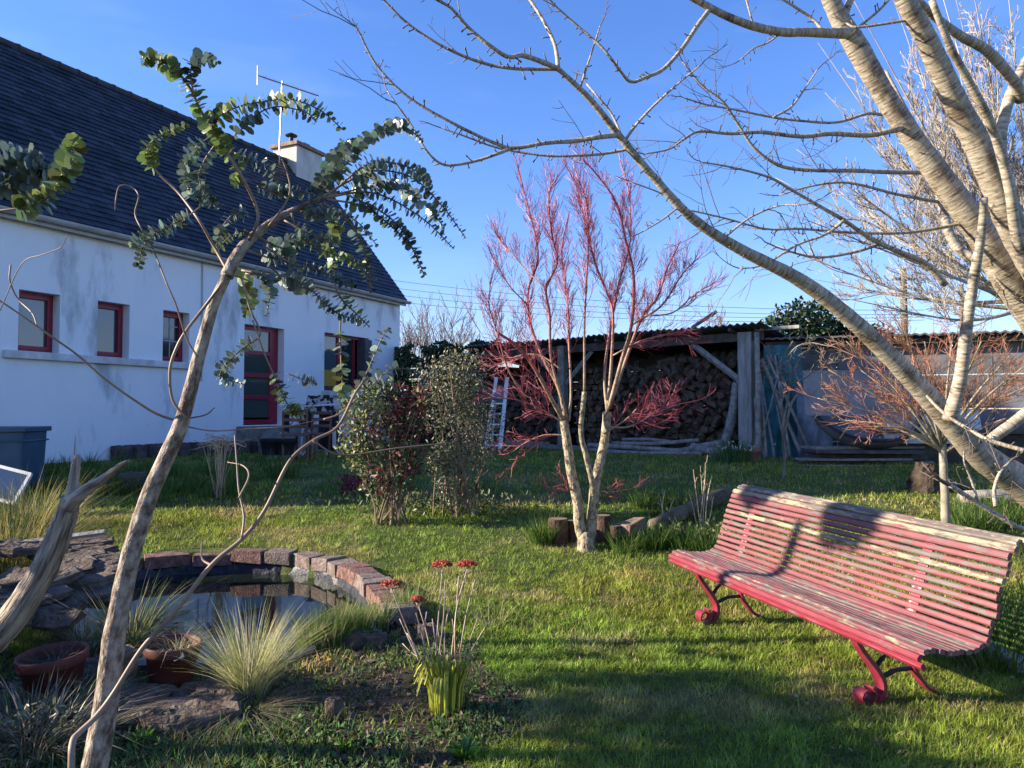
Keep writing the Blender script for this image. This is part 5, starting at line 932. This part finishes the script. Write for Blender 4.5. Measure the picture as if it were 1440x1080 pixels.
sedge(5, 830, .62, 1500, 'golden brown grass mound at the left edge behind the driftwood', [(.30, .24, .08), (.22, .22, .06), (.36, .27, .11), (.12, .15, .04)], .30, .005, .9)
sedge(50, 745, .40, 500, 'brownish green grass clump above the flat stones left of the pond', [(.20, .20, .05), (.28, .22, .1), (.08, .14, .03)], .25, .006, .9)
# ---- daylily clump (folded over leaves)
q = gp(628, 1000); b = MB(); n = 95; a = rng.random(n)*6.28; d = np.stack([np.cos(a), np.sin(a), a*0], -1); rr_ = .08*np.sqrt(rng.random(n))
for i in range(n):
    bs_ = q+d[i]*rr_[i]; h = .16+.09*rng.random(); top = bs_+d[i]*.03+A(0, 0, h); pts = smoothpath([bs_, bs_+d[i]*.008+A(0, 0, h*.6), top, top+d[i]*.025+A(0, 0, -.008), top+d[i]*.05+A(0, 0, -.05-.05*rng.random())], 3) if i % 5 < 2 else smoothpath([bs_, bs_+d[i]*.01+A(0, 0, h*.6), top+d[i]*.02*rng.random()+A(0, 0, .01)], 4)
    w_ = np.interp(np.linspace(0, 1, len(pts)), [0, .5, 1], [.007, .009, .003]); sd = unit(np.cross(d[i], [0, 0, 1.0])+rng.normal(0, .4, 3)); V_ = np.stack([pts-sd*w_[:, None], pts+d[i]*.003, pts+sd*w_[:, None]], 1).reshape(-1, 3); k = np.arange(len(pts)-1)[:, None]*3
    f_ = np.stack([k+A(0, 1).astype(int), k+A(1, 2).astype(int), k+A(4, 5).astype(int), k+A(3, 4).astype(int)], -1).reshape(-1, 4); cc = np.clip(np.array([.24, .27, .03] if rng.random() < .6 else [.46, .44, .06])*(1+rng.normal(0, .15)), 0, 1); b.add(V_, f_, 0, np.tile(cc, (len(V_), 1)))
tag(b.build('daylily_clump', m_leafc, smooth=True), 'bright yellow green clump of broad folded leaves on the bare soil', 'plant')
# ---- sedum dead stems with russet heads
q = gp(618, 935); sd = thing('dried_sedum', q, 'dried stonecrop with bare pale stems and russet flat flower heads behind the yellow green clump', 'plant'); b, hb = MB(), MB(); m_head = M('russet flower head', (.22, .035, .02), (.42, .09, .05), sc_=60, rough=.9, island=.3)
DS = q[1]
for (x0, x1, y1, hd_) in [(612, 622, 800, 1), (616, 626, 815, 0), (640, 657, 800, 1), (634, 645, 810, 0), (645, 668, 815, 0), (600, 585, 862, 0), (605, 600, 860, 0), (595, 572, 890, 0), (590, 562, 870, 0), (615, 608, 870, 0), (650, 675, 860, 0), (655, 690, 870, 0), (625, 632, 850, 0), (590, 550, 828, 1), (608, 588, 850, 2), (640, 636, 870, 0), (600, 566, 905, 0), (620, 615, 880, 0)]:
    p0 = P(x0, 925+rng.uniform(-6, 10), DS); p0[2] = G(p0[0], p0[1]); p1 = P(x1, y1, DS+rng.normal(0, .05)); b.tube(smoothpath([p0, (p0+p1)/2+rng.normal(0, .012, 3), p1], 4), [.0042, .0028], 5)
    if hd_:
        wid = .055 if hd_ == 1 else .035; tips = 14
        for k in range(5): e = p1+A(rng.normal(0, wid*.5), rng.normal(0, wid*.5), .02); b.tube([p1-A(0, 0, .03), e], .0018, 4)
        hb = MB()
        for k in range(150): a_ = rng.random()*6.28; r_ = wid*math.sqrt(rng.random()); c_ = p1+A(math.cos(a_)*r_, math.sin(a_)*r_, .025+.016*(1-(r_/wid)**2)+rng.normal(0, .003)); hb.box(c_, (.008, .008, .010), rz(rng.random()*3)@rx(rng.normal(0, .5)), jit=.0015)
        hb.build('flower_head', m_head, sd)
b.build('stems', M('pale dead stalk', (.30, .22, .17), (.50, .40, .33), sc_=12, rough=.8, island=.25), sd, smooth=True)
sedge(690, 880, .16, 40, 'few thin dry stalks right of the russet flower heads', STRAW, .1, .003)
# ---- pots
m_pot = M('terracotta plastic', (.085, .025, .02), (.13, .038, .028), sc_=5, rough=.6, bump=.1); m_soil = M('potting soil', (.03, .022, .016), (.07, .05, .035), sc_=30, rough=1, bump=.8)
def pot(px, py, d, r, h, lab, tilt=(0, 0), plant=0, mt=None):
    q = gp(px, py); q = q if d is None else P(px, py, d); T = thing('flowerpot', q, lab, 'flowerpot'); rot = rx(tilt[0])@ry(tilt[1]); b = MB()
    b.lathe([(0, .0), (r*.68, 0), (r*.70, .01), (r*.90, h*.80), (r*.97, h*.80), (r, h*.82), (r*1.02, h*.98), (r, h), (r*.94, h), (r*.93, h*.9), (r*.86, h*.72)], q, 36, rot); b.build('body', mt or m_pot, T, smooth=True, bevel=0)
    s_ = MB(); s_.lathe([(r*.87, h*.76), (r*.5, h*.80), (0, h*.78)], q, 24, rot); s_.build('soil', m_soil, T); return T, q, rot
T, q, rot = pot(78, 990, None, .155, .25, 'brown red flowerpot with bare soil, left of the eucalyptus trunk', (.06, -.05))
b = MB(); tuft(b, q+A(0, 0, .19), 60, .09, 1.2, .003, [(.16, .14, .1), (.1, .14, .05)], (.5, 1.5), .09); b.build('dry_plant', m_blade, T)
T, q, rot = pot(240, 970, None, .138, .24, 'brown red flowerpot with a white label, right of the eucalyptus trunk', (.03, .04))
b = MB(); tuft(b, q+A(.03, 0, .2), 90, .10, 1.5, .003, STRAW+[(.2, .2, .12)], (.6, 1.6), .07); b.build('dry_plant', m_blade, T)
b = MB(); b.box(q+A(.085, -.118, .205), (.05, .002, .032), rz(.45)@ry(-.35)); b.build('label_tag', M('white plastic tag', (.7, .72, .75), rough=.4), T)
pot(1050, 655, 12.4, .23, .28, 'wide terracotta pot standing at the foot of the shed post', mt=M('terracotta', (.24, .11, .07), (.36, .18, .12), sc_=6, rough=.8))
b = MB(); q = P(1030, 655, 12.2); q[2] = G(q[0], q[1]); tuft(b, q, 260, .30, .7, .012, [(.05, .12, .03), (.08, .16, .04)], (.2, .8), .3)
for k in range(26): c_ = q+A(rng.normal(0, .22), rng.normal(0, .15), rng.uniform(.2, .34)); leaves(b, np.repeat(c_[None], 4, 0), rdir(4, -.5), rdir(4), .03, .018, LEAF, np.full((4, 3), .75))
tag(b.build('snowdrops', m_leafc), 'clump of white snowdrops beside the wide terracotta pot', 'flowers')
# ---- stones by the pond
m_st = M('brown grey slate stone', (.05, .036, .028), (.15, .115, .09), sc_=9, rough=.95, bump=1, bs=38)
def rock(c, size, rot, lab, nm='flat_stone', cat='stone', grp=None, n=15, mt=None, rd=.09):
    th = np.arange(n)*2*math.pi/n+rng.normal(0, .12, n); ra = 1+rng.normal(0, rd, n); s_ = np.asarray(size)/2; b = MB(); rows = []
    for zf, sc2 in ((-1, .93), (-.5, 1.0), (.1, .96), (.6, 1.0), (1, .95), (1.02, .8), (1.05, .6), (1.03, .38), (1.05, .15)): rows.append(np.stack([np.cos(th)*ra*sc2*s_[0]*(1+rng.normal(0, .015, n)), np.sin(th)*ra*sc2*s_[1]*(1+rng.normal(0, .015, n)), np.full(n, zf*s_[2])+rng.normal(0, min(s_[2]*.22, .007), n)], -1))
    v = np.vstack(rows)@np.asarray(rot).T+c; i = np.arange(8)[:, None]*n; j = np.arange(n)[None]; b.add(v, np.stack([i+j, i+(j+1) % n, i+n+(j+1) % n, i+n+j], -1).reshape(-1, 4)); b.f.append((np.array([list(range(n-1, -1, -1))]), 0)); b.f.append((np.array([list(range(8*n, 9*n))]), 0))
    return tag(b.build(nm, mt or m_st), lab, cat, grp)
sl_ = [((118, 765), 5.5, (.62, .40, .07), 'topmost flat slate of the stack left of the pond rim'), ((105, 778), 5.3, (.75, .5, .08), 'second slate from the top in the stack left of the pond'), ((128, 792), 5.1, (.62, .5, .09), 'dark slate in the middle of the stack beside the first rim block'), ((85, 800), 5.0, (.8, .5, .09), 'wide brown slate sticking out behind the driftwood'), ((115, 812), 4.9, (.7, .5, .09), 'low slate under the stack left of the pond'),
       ((55, 812), 4.7, (.7, .5, .10), 'brown slab partly behind the driftwood trunk'), ((20, 838), 4.5, (.8, .6, .10), 'slab at the left edge behind the driftwood'), ((70, 850), 4.5, (.6, .45, .10), 'shadowed slab under the driftwood bend'), ((125, 835), 4.7, (.5, .4, .10), 'slate at the water edge below the stack'), ((30, 770), 5.3, (.7, .5, .1), 'brown slab under the golden grass'), ((-20, 870), 4.0, (.7, .6, .12), 'big dark slab at the far left under the driftwood')]
for (xy, d, sz, lab) in sl_: rock(P(*xy, d), (sz[0]*.72, sz[1]*.75, sz[2]*.55), rz(rng.uniform(-.3, .3))@rx(rng.uniform(.0, .22))@ry(rng.normal(0, .06)), lab, grp='flat stones stacked beside the pond')
rock(P(82, 872, 4.1), (.30, .14, .05), rz(.2)@rx(.9)@ry(-.22), 'thin pinkish stone slab tilted up in front of the driftwood', n=7)
rock(P(168, 932, 3.95), (.17, .16, .14), rz(.3), 'rounded tan boulder behind the eucalyptus trunk', 'round_stone', mt=M('tan stone', (.16, .12, .08), (.30, .23, .15), sc_=5, rough=.9, bump=.4), n=11, rd=.08)
for (xy, d, sz, a_, lab) in [((235, 985), 3.45, (.62, .30, .09), .05, 'long grey slab under the right flowerpot'), ((165, 975), 3.6, (.5, .34, .09), .3, 'grey slab between the two flowerpots'), ((20, 975), 3.5, (.5, .3, .08), -.2, 'dark slab left of the left flowerpot'), ((25, 948), 3.8, (.42, .25, .05), .1, 'greenish slab at the left edge behind the flowerpot'), ((105, 935), 4.1, (.4, .3, .06), .1, 'dark stone between driftwood and left flowerpot'), ((300, 960), 3.7, (.4, .3, .08), -.3, 'stone under the tufted sedge beside the right flowerpot'), ((600, 885), 4.75, (.13, .12, .10), .2, 'grey stone behind the dry stonecrop stems'), ((505, 905), 4.6, (.34, .2, .09), .1, 'reddish earth covered stone on the near pond bank'), ((560, 852), 5.25, (.5, .32, .08), -.5, 'orange lit flat stone ending the pond rim on the right'), ((470, 1012), 3.5, (.09, .03, .12), .1, 'small grey shard standing in the soil')]:
    q = P(*xy, d); g_ = G(q[0], q[1]); q[2] = max(g_+sz[2]*.3, -.02); rock(q, sz, rz(a_)@rx(rng.normal(0, .04)), lab)
b = MB(); q0, q1 = P(150, 966, 4.12), P(295, 934, 4.15); u_ = unit(q1-q0); b.box((q0+q1)/2*[1, 1, 0]+A(0, 0, .04), (.58, .07, .03), rz(math.atan2(u_[1], u_[0])), jit=.004); tag(b.build('wood_slat', m_wood_grey, bevel=.004), 'pale weathered slat lying beneath the flowerpots at the pond', 'plank')
b = MB(); q0, q1 = P(20, 765, 5.4), P(148, 748, 5.45); b.tube([q0, q1], .022, 5); tag(b.build('stake', m_wood_grey), 'pale stick lying on the slate stack behind the driftwood', 'stick')
# ---- kerb of dark stones and blocks along the house wall
kl = 0
for i, x in enumerate(np.arange(170, 405, 21)):
    y = 662-(x-170)*.085; q = P(x, y, 13.0+(x-170)*.012); rock(A(q[0], q[1], G(q[0], q[1])+.10), (.34, .25, .26), rz(rng.normal(.4, .2)), f'{ordn[i]} dark edging stone along the house wall, counted from the driftwood towards the door steps', 'edging_stone', grp='dark stones edging the border by the house', mt=M('dark edging stone', (.05, .04, .04), (.12, .095, .085), sc_=4, rough=.95, bump=.5) if i == 0 else MAT['dark edging stone'])
rock(P(186, 678, 9.5), (.36, .3, .22), rz(.2), 'dark rounded stone in long grass between driftwood and eucalyptus', 'round_stone', mt=MAT['dark edging stone'])
# dry perennial in the border
q = gp(308, 700); b = MB()
for k in range(26): e = q+A(rng.normal(0, .10), rng.normal(0, .1), .62+.15*rng.random()); b.tube(smoothpath([q+rng.normal(0, .03, 3)*[1, 1, 0], (q+e)/2+rng.normal(0, .02, 3), e], 3), [.005, .003], 4); [b.tube([e, e+A(rng.normal(0, .07), rng.normal(0, .05), rng.uniform(-.08, .04))], .004, 4) for _ in range(5)]
tag(b.build('dried_perennial', m_straw), 'straw coloured dead flower stalks in the grass before the house door', 'plant')
# ---- blue water bin and white frame
BD = 9.3; q = P(10, 690, BD); q[2] = G(q[0], q[1]); bi = thing('blue_bin', q, 'slate blue plastic bin with a wide rim standing by the white house wall', 'bin'); m_bin = M('slate blue plastic', (.035, .075, .12), (.05, .10, .155), sc_=4, rough=.45); top = P(10, 600, BD)[2]; h = top-q[2]
b = MB(); b.box(q+A(-.02, 0, h*.48), (.60, .60, h*.96), rz(.15), taper=1.09); b.build('body', m_bin, bi, bevel=.03); b = MB(); b.box(q+A(-.02, 0, h*.965), (.72, .72, .06), rz(.15)); b.box(q+A(-.02, 0, h*.80), (.685, .685, .02), rz(.15)); b.build('rim', m_bin, bi, bevel=.012)
fr = thing('framed_mesh', P(15, 700, 8.4)*[1, 1, 0]+A(0, 0, .4), 'white framed mesh panel leaning in front of the blue bin', 'panel'); rot = rz(-.1)@rx(-.45)@ry(.22); c_ = P(2, 680, 8.3); b = MB()
for dx, dz, sx, sz in ((0, .17, .56, .035), (0, -.17, .56, .035), (-.27, 0, .035, .34), (.27, 0, .035, .34)): b.box(rot@A(dx, 0, dz)+c_, (sx, .03, sz), rot)
b.build('frame', m_sill, fr); b = MB(); b.box(c_, (.5, .008, .32), rot); b.build('mesh', m_blueg, fr)
# ---- shrubs
def shrub(px, py, d, stems, blobs, n, ls, lw, cols, lab, nm, leafmat=None, red=None):
    q = P(px, py, d); q[2] = G(q[0], q[1]); T = thing(nm, q, lab, 'shrub'); b = MB(); lb = MB(); tot = sum(w_ for *_, w_ in blobs); pts = []
    for (bx_, by_, rx_, ry_, w_) in blobs:
        c_ = P(bx_, by_, d+rng.normal(0, .1)); k = int(n*w_/tot); dd = rdir(k); f_ = .55+.75*fbm(dd[:, 0]*3+bx_, dd[:, 2]*3+dd[:, 1]*2+by_, 3); q_ = c_+dd*((rng.random(k)**.42)*f_)[:, None]*A(rx_, min(rx_, ry_)*.9, ry_)*d/F; pts.append(q_)
        for s_ in range(max(2, stems//len(blobs))): e = c_+rng.normal(0, 1, 3)*A(rx_*.4, rx_*.3, ry_*.45)*d/F; s0 = q+A(rng.normal(0, .12), rng.normal(0, .08), 0); p = smoothpath([s0, s0*.6+e*.4+rng.normal(0, .04, 3), e], 4); b.tube(p, [.012, .004], 5); [grow(b, *along(p, rng.uniform(.35, .98)), .25, .004, 1, dict(n=4, rmin=.002, up=.06)) for _ in range(2)]
    for c_i, (cl, q_) in enumerate(zip([bl for bl in blobs], pts)):
        k = len(q_); cc = vcol(cols[c_i % len(cols)], k, .35, .12); mixk = rng.random(k) < .38; cc[mixk] = vcol(cols[(c_i+3) % len(cols)], k, .35, .12)[mixk]; leaves(lb, q_, rdir(k, .1), rdir(k, .5), ls*rng.uniform(.6, 1.2, k), lw, LEAF, cc)
    b.build('stems', MAT['stem brown'], T); lb.build('foliage', leafmat or m_leafc, T); return T
M('stem brown', (.12, .08, .055), (.25, .19, .13), sc_=6, rough=.8)
g1, g2, r1, y1 = (.075, .10, .04), (.11, .14, .06), (.17, .03, .04), (.24, .25, .10)
shrub(545, 706, 8.0, 26, [(545, 600, 64, 48, 5), (512, 570, 44, 32, 3), (560, 562, 40, 30, 1.6), (575, 600, 30, 34, 1.1), (520, 640, 40, 35, 3), (570, 650, 35, 30, 2.2), (535, 545, 26, 16, 1), (500, 620, 30, 40, 2), (590, 560, 18, 18, 1), (540, 675, 42, 26, 1.6)], 3400, .060, .028, [g1, y1, r1, r1, g2, g1, g2, y1, r1, g2], 'leafy shrub with crimson young leaves before the house corner', 'red_leaved_shrub')
shrub(640, 712, 8.3, 22, [(640, 580, 62, 60, 6), (650, 520, 50, 38, 4), (612, 540, 38, 40, 2), (678, 600, 38, 50, 3), (622, 655, 32, 22, 1.6), (680, 640, 22, 18, .7), (640, 640, 45, 28, 3), (660, 560, 35, 40, 3), (640, 685, 36, 20, 1.2)], 6500, .044, .016, [(.15, .155, .10), (.10, .11, .07), (.13, .15, .09), (.17, .17, .12), (.34, .31, .18), (.36, .33, .20), (.24, .23, .15), (.13, .14, .09)], 'upright grey green variegated shrub in the lawn left of the stepladder', 'variegated_shrub')
for (x, y, lab, col) in [(508, 690, 'small reddish low plant at the left foot of the red leaved shrub', r1), (610, 715, 'ring of low green plants around the feet of the two shrubs', g2)]:
    q = gp(x, y); b = MB(); n = 700; c_ = q+rng.normal(0, 1, (n, 3))*[.55 if x > 550 else .12, .22, 0]+np.stack([np.zeros(n), np.zeros(n), rng.random(n)*.16], -1); leaves(b, c_, rdir(n, .7), rdir(n, .5), .07, .022, LEAF, vcol(col, n, .3)); o = tag(b.build('low_plants' if x > 550 else 'low_plant', m_leafc), lab, 'plant'); o['kind'] = 'stuff' if x > 550 else 'thing'
# ---- stumps and log round the maple
m_stp = M('dark stump bark', (.035, .022, .018), (.10, .06, .045), sc_=9, rough=.95, bump=.7); m_stt = M('sawn end grain', (.14, .085, .06), (.26, .18, .13), sc_=14, rough=.9, bump=.3)
def stump(px, py, r, h, lab, tilt=0):
    q = gp(px, py); n = 16; th = np.arange(n)*2*math.pi/n; ra = r*(1+rng.normal(0, .04, n)); b = MB(); lo_ = np.stack([np.cos(th)*ra*1.03, np.sin(th)*ra*1.03, th*0-.1], -1); hi_ = np.stack([np.cos(th)*ra*.97, np.sin(th)*ra*.97, th*0+h-.01], -1); tp = np.stack([np.cos(th)*ra*.9, np.sin(th)*ra*.9, th*0+h], -1); rot = rx(tilt)
    i = np.arange(2)[:, None]*n; j = np.arange(n)[None]; b.add(np.vstack([lo_, hi_, tp])@rot.T+q, np.stack([i+j, i+(j+1) % n, i+n+(j+1) % n, i+n+j], -1).reshape(-1, 4)); b.f.append((np.array([list(range(2*n, 3*n))]), 1)); tag(b.build('upright_log', [m_stp, m_stt]), lab, 'log', 'upright logs ringing the maple')
stump(785, 764, .098, .235, 'wide upright log at the left foot of the coral maple'); stump(849, 762, .075, .255, 'narrow upright log just right of the coral maple trunk'); stump(807, 760, .07, .19, 'short upright log half hidden behind the coral maple trunk'); stump(866, 764, .06, .17, 'shortest upright log, right of the narrow one by the maple')
b = MB(); q0, q1 = gp(868, 768)+A(0, 0, .09), gp(908, 752)+A(0, 0, .14); u_ = unit(q1-q0); b.box((q0+q1)/2, (.30, .16, .15), rz(math.atan2(u_[1], u_[0]))@ry(-.12), jit=.012); tag(b.build('split_log', [m_stt], bevel=.01), 'half round split log with a sunlit face, lying right of the upright logs', 'log')
b = MB(); q0, q1 = gp(918, 750)+A(0, 0, .07), gp(1022, 703)+A(0, 0, .08); b.tube(smoothpath([q0, q0*.6+q1*.4, q1], 5), [.07, .085, .08], 12, bump=.05); tag(b.build('lying_log', M('mossy log bark', (.05, .038, .028), (.14, .11, .08), (.12, .13, .05), sc_=6, rough=.95, bump=.7), smooth=True), 'long rough barked log lying on the lawn between maple and bench', 'log')
# bare twiggy shrub stems near the log
q = gp(990, 742); T = thing('twiggy_stems', q, 'few thin bare upright stems beside the lying log', 'shrub'); b = MB()
for (x0, x1, y1) in [(985, 975, 660), (990, 985, 655), (988, 992, 650), (992, 1001, 668), (980, 968, 690), (995, 1002, 700), (984, 995, 640), (932, 935, 690), (936, 948, 700), (942, 930, 705)]: q0 = P(x0, 745, q[1]); q0[2] = G(q0[0], q0[1]); e = P(x1, y1, q[1]); p = smoothpath([q0, (q0+e)/2+rng.normal(0, .02, 3), e], 4); b.tube(p, [.006, .003], 5); grow(b, *along(p, .6), .12, .003, 1, dict(n=3))
b.build('stems', m_straw, T)
b = MB(); n = 1500; xs_ = rng.uniform(900, 1030, n); ys_ = rng.uniform(742, 772, n)
for _ in range(1): c_ = np.array([gp(x, y) for x, y in zip(xs_[:500], ys_[:500])]); c_ = c_+np.stack([np.zeros(500), np.zeros(500), rng.random(500)*.09], -1); leaves(b, c_, rdir(500, .4), rdir(500, .6), .05, .025, LEAF, vcol((.15, .16, .06), 500, .35))
b.build('ground_cover', m_leafc, kind='stuff')
# ---- clothes airer and garden chairs before the house window
AD = 13.2; m_wm = M('white wire', (.6, .62, .65), rough=.4); ar = thing('clothes_airer', gp(450, 640), 'white folding clothes airer hung with dark clothes before the house window', 'clothes airer'); ar.location = P(450, 632, AD); b = MB()
for (a_, c_) in [((392, 570), (436, 608)), ((436, 568), (395, 610)), ((423, 640), (428, 572)), ((460, 640), (458, 562)), ((392, 570), (475, 566)), ((425, 605), (475, 570)), ((445, 610), (480, 640)), ((425, 640), (470, 590))]: b.tube([P(*a_, AD), P(*c_, AD+.25)], .016, 5)
for k in range(5): b.tube([P(395, 573-k, AD-.2+k*.16), P(478, 569-k, AD-.2+k*.16)], .009, 4)
b.build('frame', m_wm, ar)
m_clo = M('black cloth', (.010, .010, .014), (.03, .03, .04), sc_=5, rough=.95); m_cow = M('black and white patterned cloth', (.015, .015, .018), (.35, .35, .37), sc_=11, rough=.95, lo=.52, hi=.54, det=2)
for (x0, y0, x1, y1, mt, lab) in [(430, 556, 470, 578, m_cow, 'black cloth with pale blotches draped over the top of the airer'), (395, 578, 408, 606, m_clo, 'small black garment hanging at the left of the airer'), (447, 575, 478, 632, m_clo, 'long black garment hanging at the right of the airer'), (420, 576, 440, 600, m_clo, 'dark garment hanging in the middle of the airer')]:
    o = sheet('hung_cloth', P(x0, y1, AD-.1), P(x1, y1+2, AD-.02), P(x0+2, y0, AD), P(x1-2, y0, AD+.05), mt, .08, lab, 'clothes', 16, 2); o['group'] = 'clothes drying on the airer'
b = MB(); q = P(470, 615, AD-.15); b.box(q, (.06, .02, .34)); tag(b.build('white_towel', m_wm), 'narrow white towel hanging on the airer', 'towel')
def chair(px, py, d, a_, lab, mt):
    q = P(px, py, d); q[2] = G(q[0], q[1]); T = thing('garden_chair', q, lab, 'chair'); rot = rz(a_)
    def pc_(nm, c_, s_, r=None): b = MB(); b.box(q+rot@A(*c_), s_, rot if r is None else rot@r, jit=.0); b.build(nm, mt, T, bevel=.01)
    pc_('seat', (0, 0, .43), (.44, .42, .035)); [pc_('backrest_slat', (0, .21+.02*k, .56+.11*k), (.40, .02, .055), rx(-.15)) for k in range(3)]; [pc_('back_post', (sx*.19, .22, .58), (.035, .03, .46), rx(-.1)) for sx in (-1, 1)]
    for sx in (-1, 1):
        for sy in (-1, 1): pc_('leg', (sx*.19, sy*.18, .2), (.035, .035, .44))
m_ch = M('rust brown wood', (.12, .05, .035), (.20, .09, .06), sc_=5, rough=.7); chair(415, 640, 12.4, .3, 'rust brown garden chair left of the clothes airer', m_ch); chair(440, 636, 12.8, -.4, 'rust brown garden chair behind the clothes airer', m_ch)
T = thing('green_tub', P(392, 636, 12.8), 'small mint green plastic stool at the door steps', 'stool'); q = P(394, 636, 12.8); q[2] = G(q[0], q[1]); tz = P(394, 622, 12.8)[2]; b = MB(); b.lathe([(0, .0), (.21, 0), (.22, .02), (.21, .035), (0, .035)], (q[0], q[1], tz), 20); b.build('top', M('mint plastic', (.10, .35, .25), (.14, .42, .30), rough=.5), T)
for k in range(4): b = MB(); a_ = k*math.pi/2+.7; b.tube([A(q[0]+math.cos(a_)*.15, q[1]+math.sin(a_)*.15, tz), A(q[0]+math.cos(a_)*.17, q[1]+math.sin(a_)*.17, q[2])], .02, 5); b.build('leg', MAT['mint plastic'], T)
for i, (x, lab) in enumerate([(380, 'black flowerpot nearest the door steps'), (402, 'black flowerpot left of the brown chair')]): pot(x, 640, 12.3, .17, .26, lab, mt=m_clo)
# ---- hedge beyond the left edge of the picture: it shades the pond in the low sun
b = MB(); n = 90000; t = rng.random(n); yy_ = .2+6.3*t; hh_ = rng.random(n)**.8*3.45; q = np.stack([-5.2+rng.normal(0, .28, n), yy_, hh_], -1); nn_ = fbm(yy_*1.9, hh_*2.2, 73); q = q[(hh_ < np.where(yy_ < 4.35, .92, .6)+.65*nn_) | ((hh_ > 2.05) & (hh_ < 2.45) & (yy_ > 2.2) & (yy_ < 3.9) & (nn_ > .42))]; k = q[:, 0] < -.667*q[:, 1]-.55; q = q[k]; q[:, 2] *= 1.0; n = len(q)
leaves(b, q, rdir(n), rdir(n), .075, .05, LEAF, vcol((.05, .08, .03), n, .3)); o = b.build('hedge', m_leafc, kind='stuff')

q0 = A(-4.6, 4.4, -.55); T = thing('laurel_tree', q0+A(0, 0, .55), 'round crowned small evergreen tree standing left of the picture beside the hedge', 'tree'); b = MB(); b.tube(smoothpath([q0+A(0, 0, .45), q0+A(.03, .05, 1.8), q0+A(0, 0, 3.6)], 4), [.07, .04], 8); b.build('trunk', m_beam, T); b = MB()
for c_ in [(0, -.35, 3.75), (.1, .1, 4.05), (0, .55, 3.8), (.1, 1.0, 3.95)]:
    n = 1500; dd = rdir(n); q = q0+A(*c_)+dd*(rng.random((n, 1))**.45)*A(.34, .20, .17); leaves(b, q, rdir(n), rdir(n), .08, .035, LEAF, vcol((.05, .08, .03), n, .3))
b.build('crown', m_leafc, T)
